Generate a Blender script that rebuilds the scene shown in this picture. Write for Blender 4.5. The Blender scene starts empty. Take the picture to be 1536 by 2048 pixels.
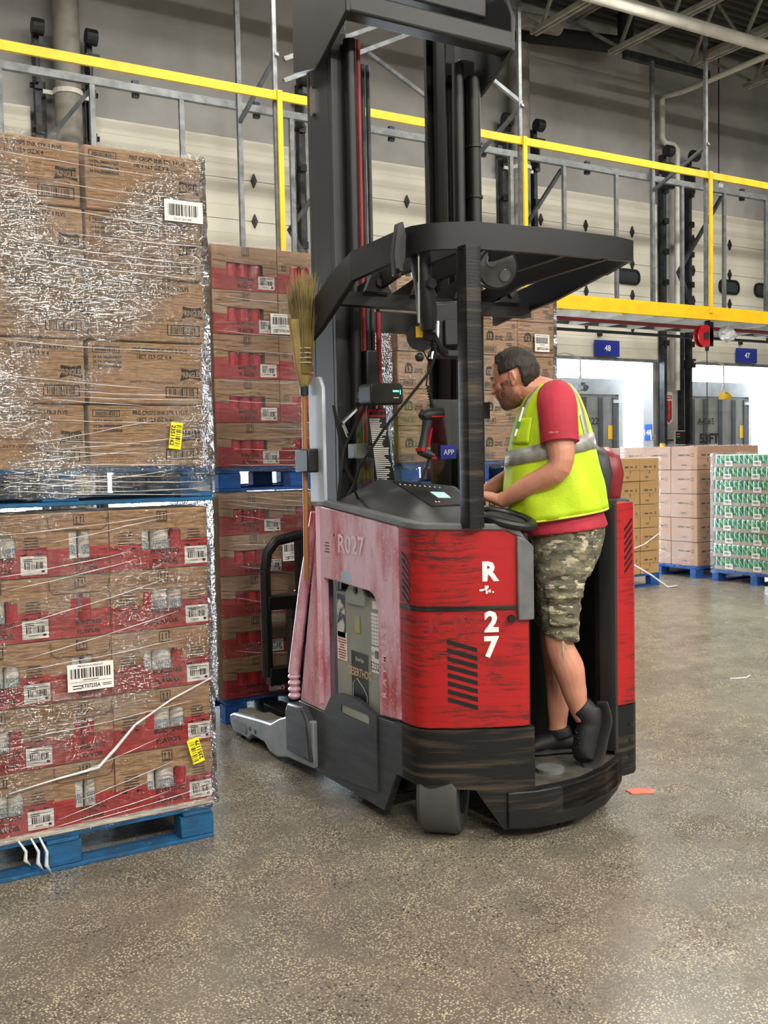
import bpy, bmesh, math, random
from mathutils import Vector, Matrix, Euler
from mathutils.geometry import tessellate_polygon
random.seed(7)
S = bpy.context.scene
COL = S.collection
PI = math.pi
V = Vector

# ------------------------------------------------------------------ camera
cam_d = bpy.data.cameras.new('camera'); cam = bpy.data.objects.new('camera', cam_d); COL.objects.link(cam)
cam_d.sensor_fit = 'VERTICAL'; cam_d.sensor_height = 36.0; cam_d.lens = 1980 / 2048 * 36.0
cam_d.clip_start = 0.05; cam_d.clip_end = 400
yaw, pit, rol = math.radians(30.57), math.radians(3.12), math.radians(1.143)
fw = V((math.sin(yaw) * math.cos(pit), math.cos(yaw) * math.cos(pit), -math.sin(pit)))
r0 = fw.cross(V((0, 0, 1))).normalized(); d0 = fw.cross(r0)
rr = r0 * math.cos(rol) + d0 * math.sin(rol); dd = -r0 * math.sin(rol) + d0 * math.cos(rol)
cam.matrix_world = Matrix(((rr.x, -dd.x, -fw.x, 0), (rr.y, -dd.y, -fw.y, 0), (rr.z, -dd.z, -fw.z, 1.55), (0, 0, 0, 1)))
S.camera = cam
S.view_settings.view_transform = 'Standard'; S.view_settings.look = 'None'
S.view_settings.exposure = -0.2; S.view_settings.gamma = 1.0; S.view_settings.use_curve_mapping = False
S.cycles.transparent_max_bounces = 24; S.cycles.max_bounces = 8; S.cycles.sample_clamp_indirect = 4.0

# ------------------------------------------------------------------ daylight outside the dock doors
W = bpy.data.worlds.new('daylight'); S.world = W; W.use_nodes = True
W.node_tree.nodes['Background'].inputs[0].default_value = (0.79, 0.89, 1.0, 1); W.node_tree.nodes['Background'].inputs[1].default_value = 23.0

def area(name, loc, rot, sx, sy, e, col=(1, .95, .87)):
    l = bpy.data.lights.new(name, 'AREA'); l.shape = 'RECTANGLE'; l.size = sx; l.size_y = sy; l.energy = e; l.color = col
    o = bpy.data.objects.new(name, l); COL.objects.link(o); o.location = loc; o.rotation_euler = rot; return o
# ceiling high-bay lamps of the hall, in two rows behind and above the viewpoint, one row along the dock aisle
for x in (-3.0, 2.0, 7.0, 12.0):
    area('high_bay_lamp', (x, -6.5, 7.6), (math.radians(18), 0, 0), 2.4, .9, 700)
    area('high_bay_lamp', (x + 1.0, -.8, 7.7), (0, 0, 0), 1.3, .4, 270)
    area('high_bay_lamp', (x + 1.5, 7.0, 7.7), (0, 0, 0), 1.3, .4, 240)
    area('high_bay_lamp', (x + 3.0, 9.4, 7.7), (0, 0, 0), 1.3, .4, 190)

for k in range(7):      # sampling portals in the dock openings for the daylight
    o = area('dock_daylight_portal', (1.31 + 3.66 * k, 13.42, 1.65), (math.radians(-90), 0, 0), 2.8, 3.3, 1); o.data.cycles.is_portal = True

# ------------------------------------------------------------------ materials
def hexc(c):
    f = lambda u: u / 12.92 if u <= .04045 else ((u + .055) / 1.055) ** 2.4
    return tuple(f(int(c[i:i + 2], 16) / 255) for i in (0, 2, 4))
def C4(c): return (*(hexc(c) if isinstance(c, str) else c), 1)
class NT:
    def __init__(s, m): s.t = m.node_tree; s.n = s.t.nodes; s.l = s.t.links
    def new(s, k, **kw):
        x = s.n.new(k)
        for a, b in kw.items(): setattr(x, a, b)
        return x
    def lk(s, a, b): s.l.new(a, b)
def blank(name):
    m = bpy.data.materials.new(name); m.use_nodes = True; N = NT(m); return m, N, N.n['Principled BSDF']
def coord(N, scale=(1, 1, 1)):
    tc = N.new('ShaderNodeTexCoord'); mp = N.new('ShaderNodeMapping'); mp.inputs['Scale'].default_value = scale
    N.lk(tc.outputs['Object'], mp.inputs[0]); return mp.outputs[0]
def noise(N, vec, sc, det=4, rough=.55):
    x = N.new('ShaderNodeTexNoise'); x.inputs['Scale'].default_value = sc; x.inputs['Detail'].default_value = det; x.inputs['Roughness'].default_value = rough
    N.lk(vec, x.inputs['Vector']); return x.outputs['Fac']
def ramp(N, fac, stops):
    x = N.new('ShaderNodeValToRGB'); e = x.color_ramp.elements
    while len(e) < len(stops): e.new(.5)
    for i, (p, c) in enumerate(stops): e[i].position = p; e[i].color = C4(c)
    N.lk(fac, x.inputs[0]); return x.outputs[0]
def mixc(N, fac, a, b, mode='MIX'):
    x = N.new('ShaderNodeMix', data_type='RGBA', blend_type=mode)
    if isinstance(fac, float): x.inputs[0].default_value = fac
    else: N.lk(fac, x.inputs[0])
    for v, i in ((a, 6), (b, 7)):
        if isinstance(v, (tuple, str)): x.inputs[i].default_value = C4(v)
        else: N.lk(v, x.inputs[i])
    return x.outputs[2]
def bumpn(N, b, h, st, dist=.01):
    x = N.new('ShaderNodeBump'); x.inputs['Strength'].default_value = st; x.inputs['Distance'].default_value = dist
    N.lk(h, x.inputs['Height']); N.lk(x.outputs[0], b.inputs['Normal'])
MC = {}
def mat(name, col, rough=.6, metal=0, col2=None, scale=6, stretch=(1, 1, 1), lo=.4, hi=.65, bump=0, bscale=None, spec=.5, rvar=0):
    if name in MC: return MC[name]
    m, N, b = blank(name)
    v = coord(N, stretch); f = noise(N, v, scale)
    c1 = hexc(col) if isinstance(col, str) else col
    c2 = (hexc(col2) if isinstance(col2, str) else col2) if col2 else tuple(x * .82 for x in c1)
    N.lk(ramp(N, f, [(lo, c1), (hi, c2)]), b.inputs['Base Color'])
    b.inputs['Roughness'].default_value = rough; b.inputs['Metallic'].default_value = metal; b.inputs['Specular IOR Level'].default_value = spec
    if rvar:
        mr = N.new('ShaderNodeMapRange'); N.lk(f, mr.inputs[0]); mr.inputs[1].default_value = .3; mr.inputs[2].default_value = .7
        mr.inputs[3].default_value = rough - rvar; mr.inputs[4].default_value = rough + rvar; N.lk(mr.outputs[0], b.inputs['Roughness'])
    if bump: bumpn(N, b, noise(N, v, bscale or scale * 4), bump)
    MC[name] = m; return m
def emis(name, col, e):
    m, N, b = blank(name); b.inputs['Base Color'].default_value = C4(col); b.inputs['Emission Color'].default_value = C4(col); b.inputs['Emission Strength'].default_value = e; return m

# ------------------------------------------------------------------ mesh helpers
class MB:
    def __init__(s): s.v = []; s.f = []; s.m = []
    def add(s, vs, fs, mi=0):
        o = len(s.v); s.v += [tuple(p) for p in vs]; s.f += [tuple(i + o for i in f) for f in fs]; s.m += [mi] * len(fs); return s
    def box(s, x0, x1, y0, y1, z0, z1, mi=0):
        return s.add([(x0, y0, z0), (x1, y0, z0), (x1, y1, z0), (x0, y1, z0), (x0, y0, z1), (x1, y0, z1), (x1, y1, z1), (x0, y1, z1)],
                     [(0, 3, 2, 1), (4, 5, 6, 7), (0, 1, 5, 4), (1, 2, 6, 5), (2, 3, 7, 6), (3, 0, 4, 7)], mi)
    def beam(s, a, b, w, h, up=(0, 0, 1), mi=0):        # rectangular bar between two points
        a, b = V(a), V(b); d = (b - a).normalized(); up = V(up)
        if abs(d.dot(up)) > .99: up = V((0, 1, 0))
        r = d.cross(up).normalized() * (w / 2); u = r.cross(d).normalized() * (h / 2)
        p = [c + q for c in (a, b) for q in (-r - u, r - u, r + u, -r + u)]
        return s.add(p, [(3, 2, 1, 0), (4, 5, 6, 7), (0, 1, 5, 4), (1, 2, 6, 5), (2, 3, 7, 6), (3, 0, 4, 7)], mi)
    def tube(s, path, r, n=10, cap=True, mi=0):
        P = [V(p) for p in path]; R = r if isinstance(r, (list, tuple)) else [r] * len(P)
        vs = []; t0 = None; nrm = None
        for i, p in enumerate(P):
            t = (P[min(i + 1, len(P) - 1)] - P[max(i - 1, 0)]).normalized()
            if nrm is None:
                a = V((0, 0, 1)) if abs(t.z) < .9 else V((1, 0, 0)); nrm = (a - t * a.dot(t)).normalized()
            else: nrm = (nrm - t * nrm.dot(t)).normalized()
            bn = t.cross(nrm)
            ri = R[i] if isinstance(R[i], tuple) else (R[i], R[i])
            vs += [p + nrm * (ri[0] * math.cos(2 * PI * k / n)) + bn * (ri[1] * math.sin(2 * PI * k / n)) for k in range(n)]
        fs = [(i * n + k, i * n + (k + 1) % n, (i + 1) * n + (k + 1) % n, (i + 1) * n + k) for i in range(len(P) - 1) for k in range(n)]
        if cap: fs += [tuple(reversed(range(n))), tuple(range((len(P) - 1) * n, len(P) * n))]
        return s.add(vs, fs, mi)
    def cyl(s, a, b, r, n=16, mi=0): return s.tube([a, b], r, n, True, mi)
    def loft(s, rings, cap=True, mi=0):                 # rings: equal-length lists of points
        n = len(rings[0]); vs = [p for r in rings for p in r]
        fs = [(i * n + k, i * n + (k + 1) % n, (i + 1) * n + (k + 1) % n, (i + 1) * n + k) for i in range(len(rings) - 1) for k in range(n)]
        if cap: fs += [tuple(reversed(range(n))), tuple(range((len(rings) - 1) * n, len(rings) * n))]
        return s.add(vs, fs, mi)
    def prism(s, poly, axis, a, b, holes=(), mi=0):     # extrude a 2D outline (with holes) along an axis
        def P(q, t): return {'x': (t, q[0], q[1]), 'y': (q[0], t, q[1]), 'z': (q[0], q[1], t)}[axis]
        loops = [list(poly)] + [list(h) for h in holes]
        flat = [q for l in loops for q in l]
        if holes: tri = tessellate_polygon([[V((q[0], q[1], 0)) for q in l] for l in loops])
        else: tri = [tuple(range(len(poly)))]
        n = len(flat); vs = [P(q, a) for q in flat] + [P(q, b) for q in flat]
        fs = [tuple(reversed(t)) for t in tri] + [tuple(i + n for i in t) for t in tri]
        o = 0
        for l in loops:
            k = len(l); fs += [(o + i, o + (i + 1) % k, o + (i + 1) % k + n, o + i + n) for i in range(k)]; o += k
        return s.add(vs, fs, mi)
    def strip(s, path, zb, zt, th, mi=0):               # a wall of thickness th along a plan path; zb / zt may vary along it
        n = len(path); zb = zb if isinstance(zb, list) else [zb] * n; zt = zt if isinstance(zt, list) else [zt] * n
        inn = []
        for i, p in enumerate(path):
            a = V(path[max(i - 1, 0)]); b = V(path[min(i + 1, n - 1)]); t = (b - a).normalized(); inn.append((p[0] - t.y * th, p[1] + t.x * th))
        rings = [[(p[0], p[1], zb[i]), (p[0], p[1], zt[i]), (inn[i][0], inn[i][1], zt[i]), (inn[i][0], inn[i][1], zb[i])] for i, p in enumerate(path)]
        return s.loft(rings, True, mi)
    def sphere(s, c, r, n=12, m=8, mi=0):
        r = r if isinstance(r, tuple) else (r, r, r); rings = []
        for i in range(1, m):
            t = PI * i / m; rings.append([(c[0] + r[0] * math.sin(t) * math.cos(2 * PI * k / n), c[1] + r[1] * math.sin(t) * math.sin(2 * PI * k / n), c[2] - r[2] * math.cos(t)) for k in range(n)])
        return s.loft(rings, True, mi)
    def text(s, txt, o, u, v, h, align='C', mi=0, bold=0.0, sx=1.0):   # flat lettering: o origin (baseline), u reading direction, v up
        vs, fs = glyphs(txt, bold); xs = [p[0] for p in vs]
        if not xs: return s
        w = max(xs) - min(xs); off = {'C': min(xs) + w / 2, 'L': min(xs), 'R': max(xs)}[align]
        o, u, v = V(o), V(u), V(v); k = h / .73
        return s.add([o + u * ((p[0] - off) * k * sx) + v * (p[1] * k) for p in vs], fs, mi)
    def quad(s, o, u, v, w, h, mi=0):                   # centred flat rectangle
        o, u, v = V(o), V(u) * (w / 2), V(v) * (h / 2); return s.add([o - u - v, o + u - v, o + u + v, o - u + v], [(0, 1, 2, 3)], mi)
    def rect(s, o, u, v, w, h, t, mi=0):                # rectangle outline
        u, v = V(u), V(v); o = V(o)
        for sg in (-1, 1):
            s.quad(o + v * (sg * (h - t) / 2), u, v, w, t, mi); s.quad(o + u * (sg * (w - t) / 2), u, v, t, h, mi)
        return s
    def bars(s, o, u, v, w, h, seed=1, n=34, mi=0):     # bar code
        R = random.Random(seed); ws = [R.choice((1, 1, 2, 3)) for _ in range(n)]; tot = sum(ws); x = -w / 2
        for i, q in enumerate(ws):
            ww = q * w / tot
            if i % 2 == 0: s.quad(V(o) + V(u) * (x + ww / 2), u, v, ww, h, mi)
            x += ww
        return s
    def mesh(s, name, mats, smooth=False):
        me = bpy.data.meshes.new(name); me.from_pydata(s.v, [], s.f)
        for m in (mats if isinstance(mats, (list, tuple)) else [mats]): me.materials.append(m)
        me.polygons.foreach_set('material_index', s.m)
        if smooth: me.polygons.foreach_set('use_smooth', [True] * len(s.f))
        me.update(); return me
    def build(s, name, mats, parent=None, smooth=False, bevel=0, seg=2, fix=True, **kw):
        if parent is not None:
            L = base_loc(parent); s.v = [(p[0] - L[0], p[1] - L[1], p[2] - L[2]) for p in s.v]
        me = s.mesh(name, mats, smooth and smooth != 'a')
        if fix:
            bm = bmesh.new(); bm.from_mesh(me); bmesh.ops.recalc_face_normals(bm, faces=bm.faces); bm.to_mesh(me); bm.free()
        if smooth == 'a':
            me.polygons.foreach_set('use_smooth', [True] * len(me.polygons)); me.set_sharp_from_angle(angle=math.radians(35))
        o = bpy.data.objects.new(name, me); COL.objects.link(o); o.parent = parent
        if bevel:
            md = o.modifiers.new('bevel', 'BEVEL'); md.width = bevel; md.segments = seg; md.limit_method = 'ANGLE'; md.angle_limit = math.radians(40)
            me.polygons.foreach_set('use_smooth', [True] * len(me.polygons)); md.harden_normals = False
            me.set_sharp_from_angle(angle=math.radians(60))
        for a, b in kw.items(): o[a] = b
        return o
BL = {}
def base_loc(o):
    L = V((0, 0, 0))
    while o is not None: L += o.location; o = o.parent
    return L
GC = {}
def glyphs(txt, bold):
    k = (txt, bold)
    if k not in GC:
        c = bpy.data.curves.new('t', 'FONT'); c.body = txt; c.resolution_u = 2; c.offset = bold; c.size = 1.0
        o = bpy.data.objects.new('t', c); me = o.to_mesh()
        GC[k] = ([tuple(v.co) for v in me.vertices], [tuple(p.vertices) for p in me.polygons])
        o.to_mesh_clear(); bpy.data.objects.remove(o); bpy.data.curves.remove(c)
    return GC[k]
def tag(o, label=None, cat=None, group=None, kind=None):
    if label: o['label'] = label
    if cat: o['category'] = cat
    if group: o['group'] = group
    if kind: o['kind'] = kind
    return o
def thing(name, loc, label, cat, group=None, rz=0):
    o = bpy.data.objects.new(name, None); COL.objects.link(o); o.location = loc; o.rotation_euler.z = rz; o.empty_display_size = .1
    return tag(o, label, cat, group)
def dup(o, loc, label=None, group=None, rz=None):
    c = o.copy(); COL.objects.link(c); c.location = loc
    if rz is not None: c.rotation_euler.z = rz
    if label: c['label'] = label
    if group: c['group'] = group
    for ch in o.children:
        d = ch.copy(); COL.objects.link(d); d.parent = c
        for g in ch.children:
            e = g.copy(); COL.objects.link(e); e.parent = d
    return c
X1, Y1, Z1 = V((1, 0, 0)), V((0, 1, 0)), V((0, 0, 1))
def arc(cx, cy, r, a0, a1, n): return [(cx + r * math.cos(math.radians(a0 + (a1 - a0) * i / n)), cy + r * math.sin(math.radians(a0 + (a1 - a0) * i / n))) for i in range(n + 1)]
def rrect(x0, x1, y0, y1, r, n=4): return arc(x1 - r, y0 + r, r, -90, 0, n) + arc(x1 - r, y1 - r, r, 0, 90, n) + arc(x0 + r, y1 - r, r, 90, 180, n) + arc(x0 + r, y0 + r, r, 180, 270, n)
# ------------------------------------------------------------------ materials of the hall
def floor_mat():
    m, N, b = blank('polished_concrete'); v = coord(N)
    big = noise(N, v, .55, 6, .6); mid = noise(N, v, 2.6, 6, .65)
    base = mixc(N, ramp(N, big, [(.38, (0, 0, 0)), (.62, (1, 1, 1))]), '766e60', '58534a'); base = mixc(N, ramp(N, mid, [(.45, (0, 0, 0)), (.68, (.8, .8, .8))]), base, '625d53')
    sp = N.new('ShaderNodeTexVoronoi'); sp.inputs['Scale'].default_value = 120; N.lk(v, sp.inputs['Vector'])
    lt = ramp(N, sp.outputs['Distance'], [(.26, (1, 1, 1)), (.42, (0, 0, 0))])
    keep = ramp(N, noise(N, v, 6, 3), [(.36, (.25, .25, .25)), (.6, (1, 1, 1))])
    f1 = mixc(N, 1.0, lt, keep, 'MULTIPLY')
    base = mixc(N, f1, base, 'c6bb9f')
    dk = N.new('ShaderNodeTexVoronoi'); dk.inputs['Scale'].default_value = 60; N.lk(v, dk.inputs['Vector'])
    f2 = mixc(N, 1.0, ramp(N, dk.outputs['Distance'], [(.2, (.9, .9, .9)), (.34, (0, 0, 0))]), ramp(N, noise(N, v, 3.1, 3), [(.4, (.15, .15, .15)), (.6, (1, 1, 1))]), 'MULTIPLY')
    base = mixc(N, f2, base, '2f2e2c')
    # hairline scratches and scuffs of traffic
    s2 = noise(N, coord(N, (1.2, 14, 1)), 3.0, 3); sc = ramp(N, s2, [(.70, (0, 0, 0)), (.74, (.35, .35, .35))]); base = mixc(N, sc, base, 'c5c0b6')
    N.lk(base, b.inputs['Base Color'])
    mr = N.new('ShaderNodeMapRange'); N.lk(mid, mr.inputs[0]); mr.inputs[1].default_value = .3; mr.inputs[2].default_value = .7; mr.inputs[3].default_value = .2; mr.inputs[4].default_value = .38
    N.lk(mr.outputs[0], b.inputs['Roughness']); b.inputs['Specular IOR Level'].default_value = .6
    bumpn(N, b, noise(N, v, 40, 3), .06, .004); return m
M_floor = floor_mat()
M_wall = mat('painted_block_wall', 'a9a8a4', .8, col2='8f8f8c', scale=.9, lo=.35, hi=.7, bump=.05, bscale=6)
M_deck = mat('grey_roof_deck', '4a4945', .8, col2='45443f', scale=1.2)
M_steel = mat('galvanised_steel', '84888a', .55, .5, col2='6a6e70', scale=9)
M_dsteel = mat('dark_steel', '3c3f42', .5, .5, col2='2b2d30', scale=8)
M_joist = mat('joist_paint', 'a9a698', .6, .1, col2='8b897e', scale=5)
M_yel = mat('safety_yellow', 'e8b80c', .5, col2='cf9f0a', scale=5, lo=.45, hi=.8)
M_white = mat('white_paint', 'd9d7cd', .55, col2='c5c3b9', scale=4)
M_cream = mat('cream_door_skin', 'd3cfbf', .5, col2='c3bfaf', scale=1.2, lo=.3, hi=.75)
M_black = mat('black_plastic', '0d0e0f', .45, col2='131416', scale=12)
M_rubber = mat('black_rubber', '141414', .75, col2='1d1d1c', scale=10)
M_pipe = mat('grey_pipe', '918d84', .6, col2='7d7971', scale=5)
M_blue = mat('sign_blue', '20349a', .45, col2='1d2f8c', scale=3)
M_lett = mat('white_lettering', 'f2f2ee', .5, col2='e8e8e4', scale=3)
M_ink = mat('black_ink', '15120f', .7, col2='1e1a16', scale=3)
M_red = mat('gloss_red', 'b51722', .4, col2='9c1420', scale=3)
M_dglass = mat('dark_pane', '3a4044', .12, col2='31373b', scale=2)

# ------------------------------------------------------------------ room shell
DC = [1.31 + 3.66 * k for k in range(7)]                 # centres of the dock openings
WY = 13.3
tag(MB().box(-9, 26, -9, 13.3, -.2, 0).box(-9, 26, 13.3, 13.9, -1.3, -.02).build('floor', M_floor), kind='structure')
tag(MB().box(-12, 40, 13.9, 30, -1.5, -1.3).build('dock_apron', mat('apron', 'b9b7b0', .9)), kind='structure')
wl = MB(); wl.prism([(-9, 0), (26, 0), (26, 9.6), (-9, 9.6)], 'y', WY, WY + .25, [[(c - 1.4, .0005), (c + 1.4, .0005), (c + 1.4, 3.4), (c - 1.4, 3.4)] for c in DC])
tag(wl.build('wall_back', M_wall), kind='structure')
tag(MB().box(-9.2, -9, -9, 13.55, 0, 9.6).build('wall_left', M_wall), kind='structure')
tag(MB().box(26, 26.2, -9, 13.55, 0, 9.6).build('wall_right', M_wall), kind='structure')
tag(MB().box(-9.2, 26.2, -9.2, -9, 0, 9.6).build('wall_front', M_wall), kind='structure')
ce = MB(); prof = []
y = -9.0
while y < 13.3: prof += [(y, 9.05), (y + .07, 9.05), (y + .09, 9.12), (y + .16, 9.12)]; y += .18
ce.prism(prof + [(13.5, 9.3), (-9, 9.3)], 'x', -9.2, 26.2)
tag(ce.build('ceiling', M_deck), kind='structure')

# ------------------------------------------------------------------ raised sectional dock doors
def make_door(i, c):
    d = thing('door_%d' % (i + 1), (c, 13.2, 3.25), None, None); d['kind'] = 'structure'
    pw = 1.42
    for k in range(5):
        z0 = k * .565
        p = MB().box(c - pw, c + pw, 13.2, 13.25, 3.25 + z0, 3.25 + z0 + .557)
        for q in (.19, .37): p.box(c - pw, c + pw, 13.196, 13.2, 3.25 + z0 + q, 3.25 + z0 + q + .012)
        p.build('door_panel', M_cream, d)
    MB().box(c - pw, c + pw, 13.17, 13.26, 3.2, 3.25).build('bottom_seal', M_steel, d)
    for sx in ((-.33, .68) if i > 1 else ()):
        w = MB().prism(rrect(c + sx - .29, c + sx + .29, 4.57, 4.85, .12), 'y', 13.17, 13.2, [rrect(c + sx - .25, c + sx + .25, 4.61, 4.81, .09)]).build('window_frame', M_black, d)
        MB().prism(rrect(c + sx - .25, c + sx + .25, 4.61, 4.81, .09), 'y', 13.185, 13.199).build('pane', M_dglass, w)
    for k in range(1, 5):
        for sx in (-1.32, -.32, .78):
            z = 3.25 + .565 * k
            MB().prism([(c + sx, z - .1), (c + sx + .045, z), (c + sx, z + .1), (c + sx - .045, z)], 'y', 13.165, 13.2).box(c + sx - .012, c + sx + .012, 13.155, 13.17, z - .03, z + .03).build('hinge', M_dsteel, d)
    for s in (-1, 1):
        x = c + s * 1.5
        t = MB().box(x - .035, x + .035, 13.08, 13.2, .02, 6.95).box(x + s * .05, x + s * .12, 13.2, 13.29, .02, 6.4).build('track', M_dsteel, d)
        for k in range(6): MB().box(x - .05, x + .05, 13.03, 13.08, 3.5 + k * .55, 3.6 + k * .55).cyl((x - s * .09, 13.1, 3.55 + k * .55), (x + .02, 13.1, 3.55 + k * .55), .035, 8).build('roller_bracket', M_black, d)
        pu = MB(); pu.cyl((x - .07, 12.98, 6.98), (x + .07, 12.98, 6.98), .1, 14); pu.box(x - .09, x + .09, 12.93, 13.2, 6.7, 6.76); pu.box(x - .04, x - .01, 12.95, 13.2, 6.3, 6.72)
        pu.beam((x, 12.96, 6.7), (x, 13.2, 6.1), .03, .03); pu.build('cable_pulley', M_dsteel, d)
    MB().box(c - .06, c + .02, 13.15, 13.2, 3.62, 3.72).build('latch', M_black, d)
for i, c in enumerate(DC):
    make_door(i, c)

# dock number signs
for c, t, w in ((DC[3], '48', 'above the open dock beside the man'), (DC[4], '47', 'above the open dock at the right edge')):
    s = MB().box(c - .165, c + .405, 13.13, 13.165, 3.27, 3.545).build('dock_sign', M_blue); tag(s, 'blue dock number sign reading %s %s' % (t, w), 'sign')
    MB().text(t, (c + .12, 13.127, 3.36), X1, Z1, .105, bold=.02).build('numeral', M_lett, s)
s = MB().box(13.675, 13.688, 13.33, 13.5, 1.78, 2.08).build('dock_sign', mat('sky_blue_sign', '2f62c9', .5)); tag(s, 'small blue sign reading 148 on the lit jamb of the open dock', 'sign')
MB().text('148', (13.672, 13.415, 1.88), (0, -1, 0), Z1, .1, bold=.02).build('numeral', M_lett, s)

# trailers backed up to docks 48 and 47
M_trl = mat('trailer_panel', '8b8b88', .55, .2, col2='72726f', scale=2.2, lo=.35, hi=.75)
M_trf = mat('trailer_frame', 'c4c7c9', .5, .2, col2='adb0b3', scale=3)
def trailer(c, num, ft, label, dx):
    t = thing('semi_trailer', (c, 13.95, -1.3), label, 'trailer')
    MB().box(c - 1.28, c + 1.28, 14.0, 18.5, -1.28, 2.93).build('trailer_body', M_trf, t)
    MB().box(c - 1.3, c + 1.3, 13.93, 14.0, 2.66, 2.95).box(c + 1.2, c + 1.3, 13.93, 14.0, -1.28, 2.66).box(c - 1.3, c - 1.2, 13.93, 14.0, -1.28, 2.66).box(c + 1.05, c + 1.22, 13.9, 13.93, 2.5, 2.56).build('rear_frame', M_trf, t)
    for x0, x1 in ((-1.2, -.005), (.005, 1.2)):
        d = MB().box(c + x0, c + x1, 13.95, 14.0, -1.2, 2.62).build('trailer_door', M_trl, t)
        for q in (.28, .62, .92):
            MB().box(c + x0 + q * 1.19 - .05, c + x0 + q * 1.19 + .05, 13.925, 13.95, -1.15, 2.6).build('rib', mat('trailer_rib', '4f5152', .5, .3), d)
    MB().text(num, (c + dx, 13.918, 2.1), X1, Z1, .13, bold=.01).build('trailer_number', M_ink, t)
    if ft: MB().text(ft, (c + dx + .1, 13.918, 1.72), X1, Z1, .2, bold=.03).build('length_mark', M_ink, t)
    MB().quad((c + 1.0, 13.944, 1.95), X1, Z1, .13, .26).build('yellow_sticker', M_yel, t)
    MB().quad((c + .66, 13.944, 1.35), X1, Z1, .1, .16).build('red_sticker', M_red, t)
    return t
trailer(DC[3] - .05, 'L4122', '', 'grey semi trailer with ribbed doors numbered L4122 at dock 48', .46)
trailer(DC[4] - .05, 'A4265', '53FT', 'grey semi trailer with ribbed doors marked 53FT at dock 47', -.1)

# ------------------------------------------------------------------ bar joists under the roof
def joist(x, nm):
    j = thing('bar_joist', (x, 8, 8.05), 'open web steel roof joist, %s' % nm, 'joist', 'open web roof joists')
    for s in (-.045, .045):
        MB().beam((x + s, 12.3, 8.09), (x + s, 1.5, 8.09), .05, .075).build('bottom_chord', M_joist, j)
        MB().beam((x + s, 13.28, 8.98), (x + s, 1.5, 8.98), .05, .075).build('top_chord', M_joist, j)
    MB().beam((x, 12.1, 8.1), (x, 13.25, 8.95), .05, .05).build('end_web', M_joist, j)
    y = 12.1
    while y > 2.5:
        MB().beam((x, y, 8.1), (x, y - .55, 8.96), .045, .045).build('web', M_joist, j)
        MB().beam((x, y - .55, 8.96), (x, y - 1.1, 8.1), .035, .035).build('web', M_joist, j)
        y -= 1.1
for k, nm in enumerate(('just right of the mast top', 'above the short header', 'over the right end of the header', 'second from the right edge', 'next to the right edge', 'outermost at the right edge')): joist(10.13 + 1.62 * k, nm)
br = MB()
for y in (10.9, 8.2): br.beam((9, y, 8.145), (20, y, 8.145), .03, .03)
tag(br.build('bridging_rod', M_dsteel), 'thin dark bridging rods tying the roof joists together', 'rod')
tag(MB().box(11.8, 13.75, 12.0, 12.1, 7.93, 8.05).build('header_beam', M_dsteel), 'short grey steel header under the roof joist ends', 'beam')

# ------------------------------------------------------------------ hanging walkway along the docks
mz = thing('dock_walkway', (9, 11.4, 3.6), 'long walkway with yellow edge beam and rail hung above the dock doors', 'walkway')
YF, YB = 10.8, 12.05
xa, xb = -1.0, 19.0
MB().box(xa, xb, YF - .03, YF + .03, 3.6, 3.8).build('edge_beam', M_yel, mz, label='yellow edge beam')
MB().box(xa, xb, YB - .03, YB + .03, 3.6, 3.8).build('rear_beam', M_steel, mz)
MB().box(xa, xb, YF + .03, YB - .03, 3.74, 3.78).build('deck', M_dsteel, mz)
x = 6.2
while x < xb: MB().box(x, x + .02, YF + .03, YB - .03, 3.58, 3.74).box(x + .02, x + .09, YF + .03, YB - .03, 3.58, 3.6).build('deck_joist', M_white, mz); x += .62
MB().box(xa, xb, YF - .02, YF + .02, 5.765, 5.865).build('guard_rail', M_yel, mz, label='yellow guard rail')
poles = [5.05 + 3.645 * k for k in range(-1, 4)]
for p in poles:
    MB().box(p - .03, p + .03, YF - .05, YF - .021, 3.7, 5.87).build('post', M_yel, mz, label='yellow post')
    MB().box(p - .045, p + .005, YF + .021, YF + .07, 3.8, 8.06).build('hanger_pole', M_steel, mz)
    MB().box(p - .03, p + .03, YB - .1, YB - .04, 3.8, 7.95).build('hanger_pole', M_steel, mz)
    MB().beam((p, YF, 6.3), (p, YB - .05, 5.85), .045, .045).build('tie', M_steel, mz)
MB().beam((5.11, 10.75, 6.23), (6.95, 10.75, 7.14), .05, .05).build('sway_brace', M_steel, mz)
MB().beam((5.10, 10.75, 5.98), (6.94, 10.75, 6.90), .05, .05).build('sway_brace', M_steel, mz)
MB().beam((7.55, 10.85, 6.88), (8.71, 10.85, 6.34), .05, .05).build('sway_brace', M_steel, mz)
MB().beam((7.00, 12.05, 7.12), (8.22, 12.05, 6.56), .05, .05).build('sway_brace', M_steel, mz)
MB().box(xa, xb, YB - .035, YB + .035, 6.04, 6.13).build('rear_rail', M_steel, mz)
for p in poles:
    for q in (.76, 1.8, 2.9):
        MB().box(p + q - .03, p + q + .03, YB - .03, YB + .02, 3.8, 6.04).build('upright', M_steel, mz)
    MB().beam((p + 1.8, YB + .05, 6.0), (p + .72, YB + .05, 4.6), .06, .05).build('brace', M_dsteel, mz)
    MB().beam((p + .72, YB + .05, 4.62), (p + 1.25, YB + .05, 3.8), .06, .05).build('brace', M_dsteel, mz)
    for q in (.3, .6, 2.35):
        MB().box(p + q - .04, p + q + .04, YB + .04, YB + .1, 6.0, 6.2).build('rail_clamp', M_dsteel, mz)

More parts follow.
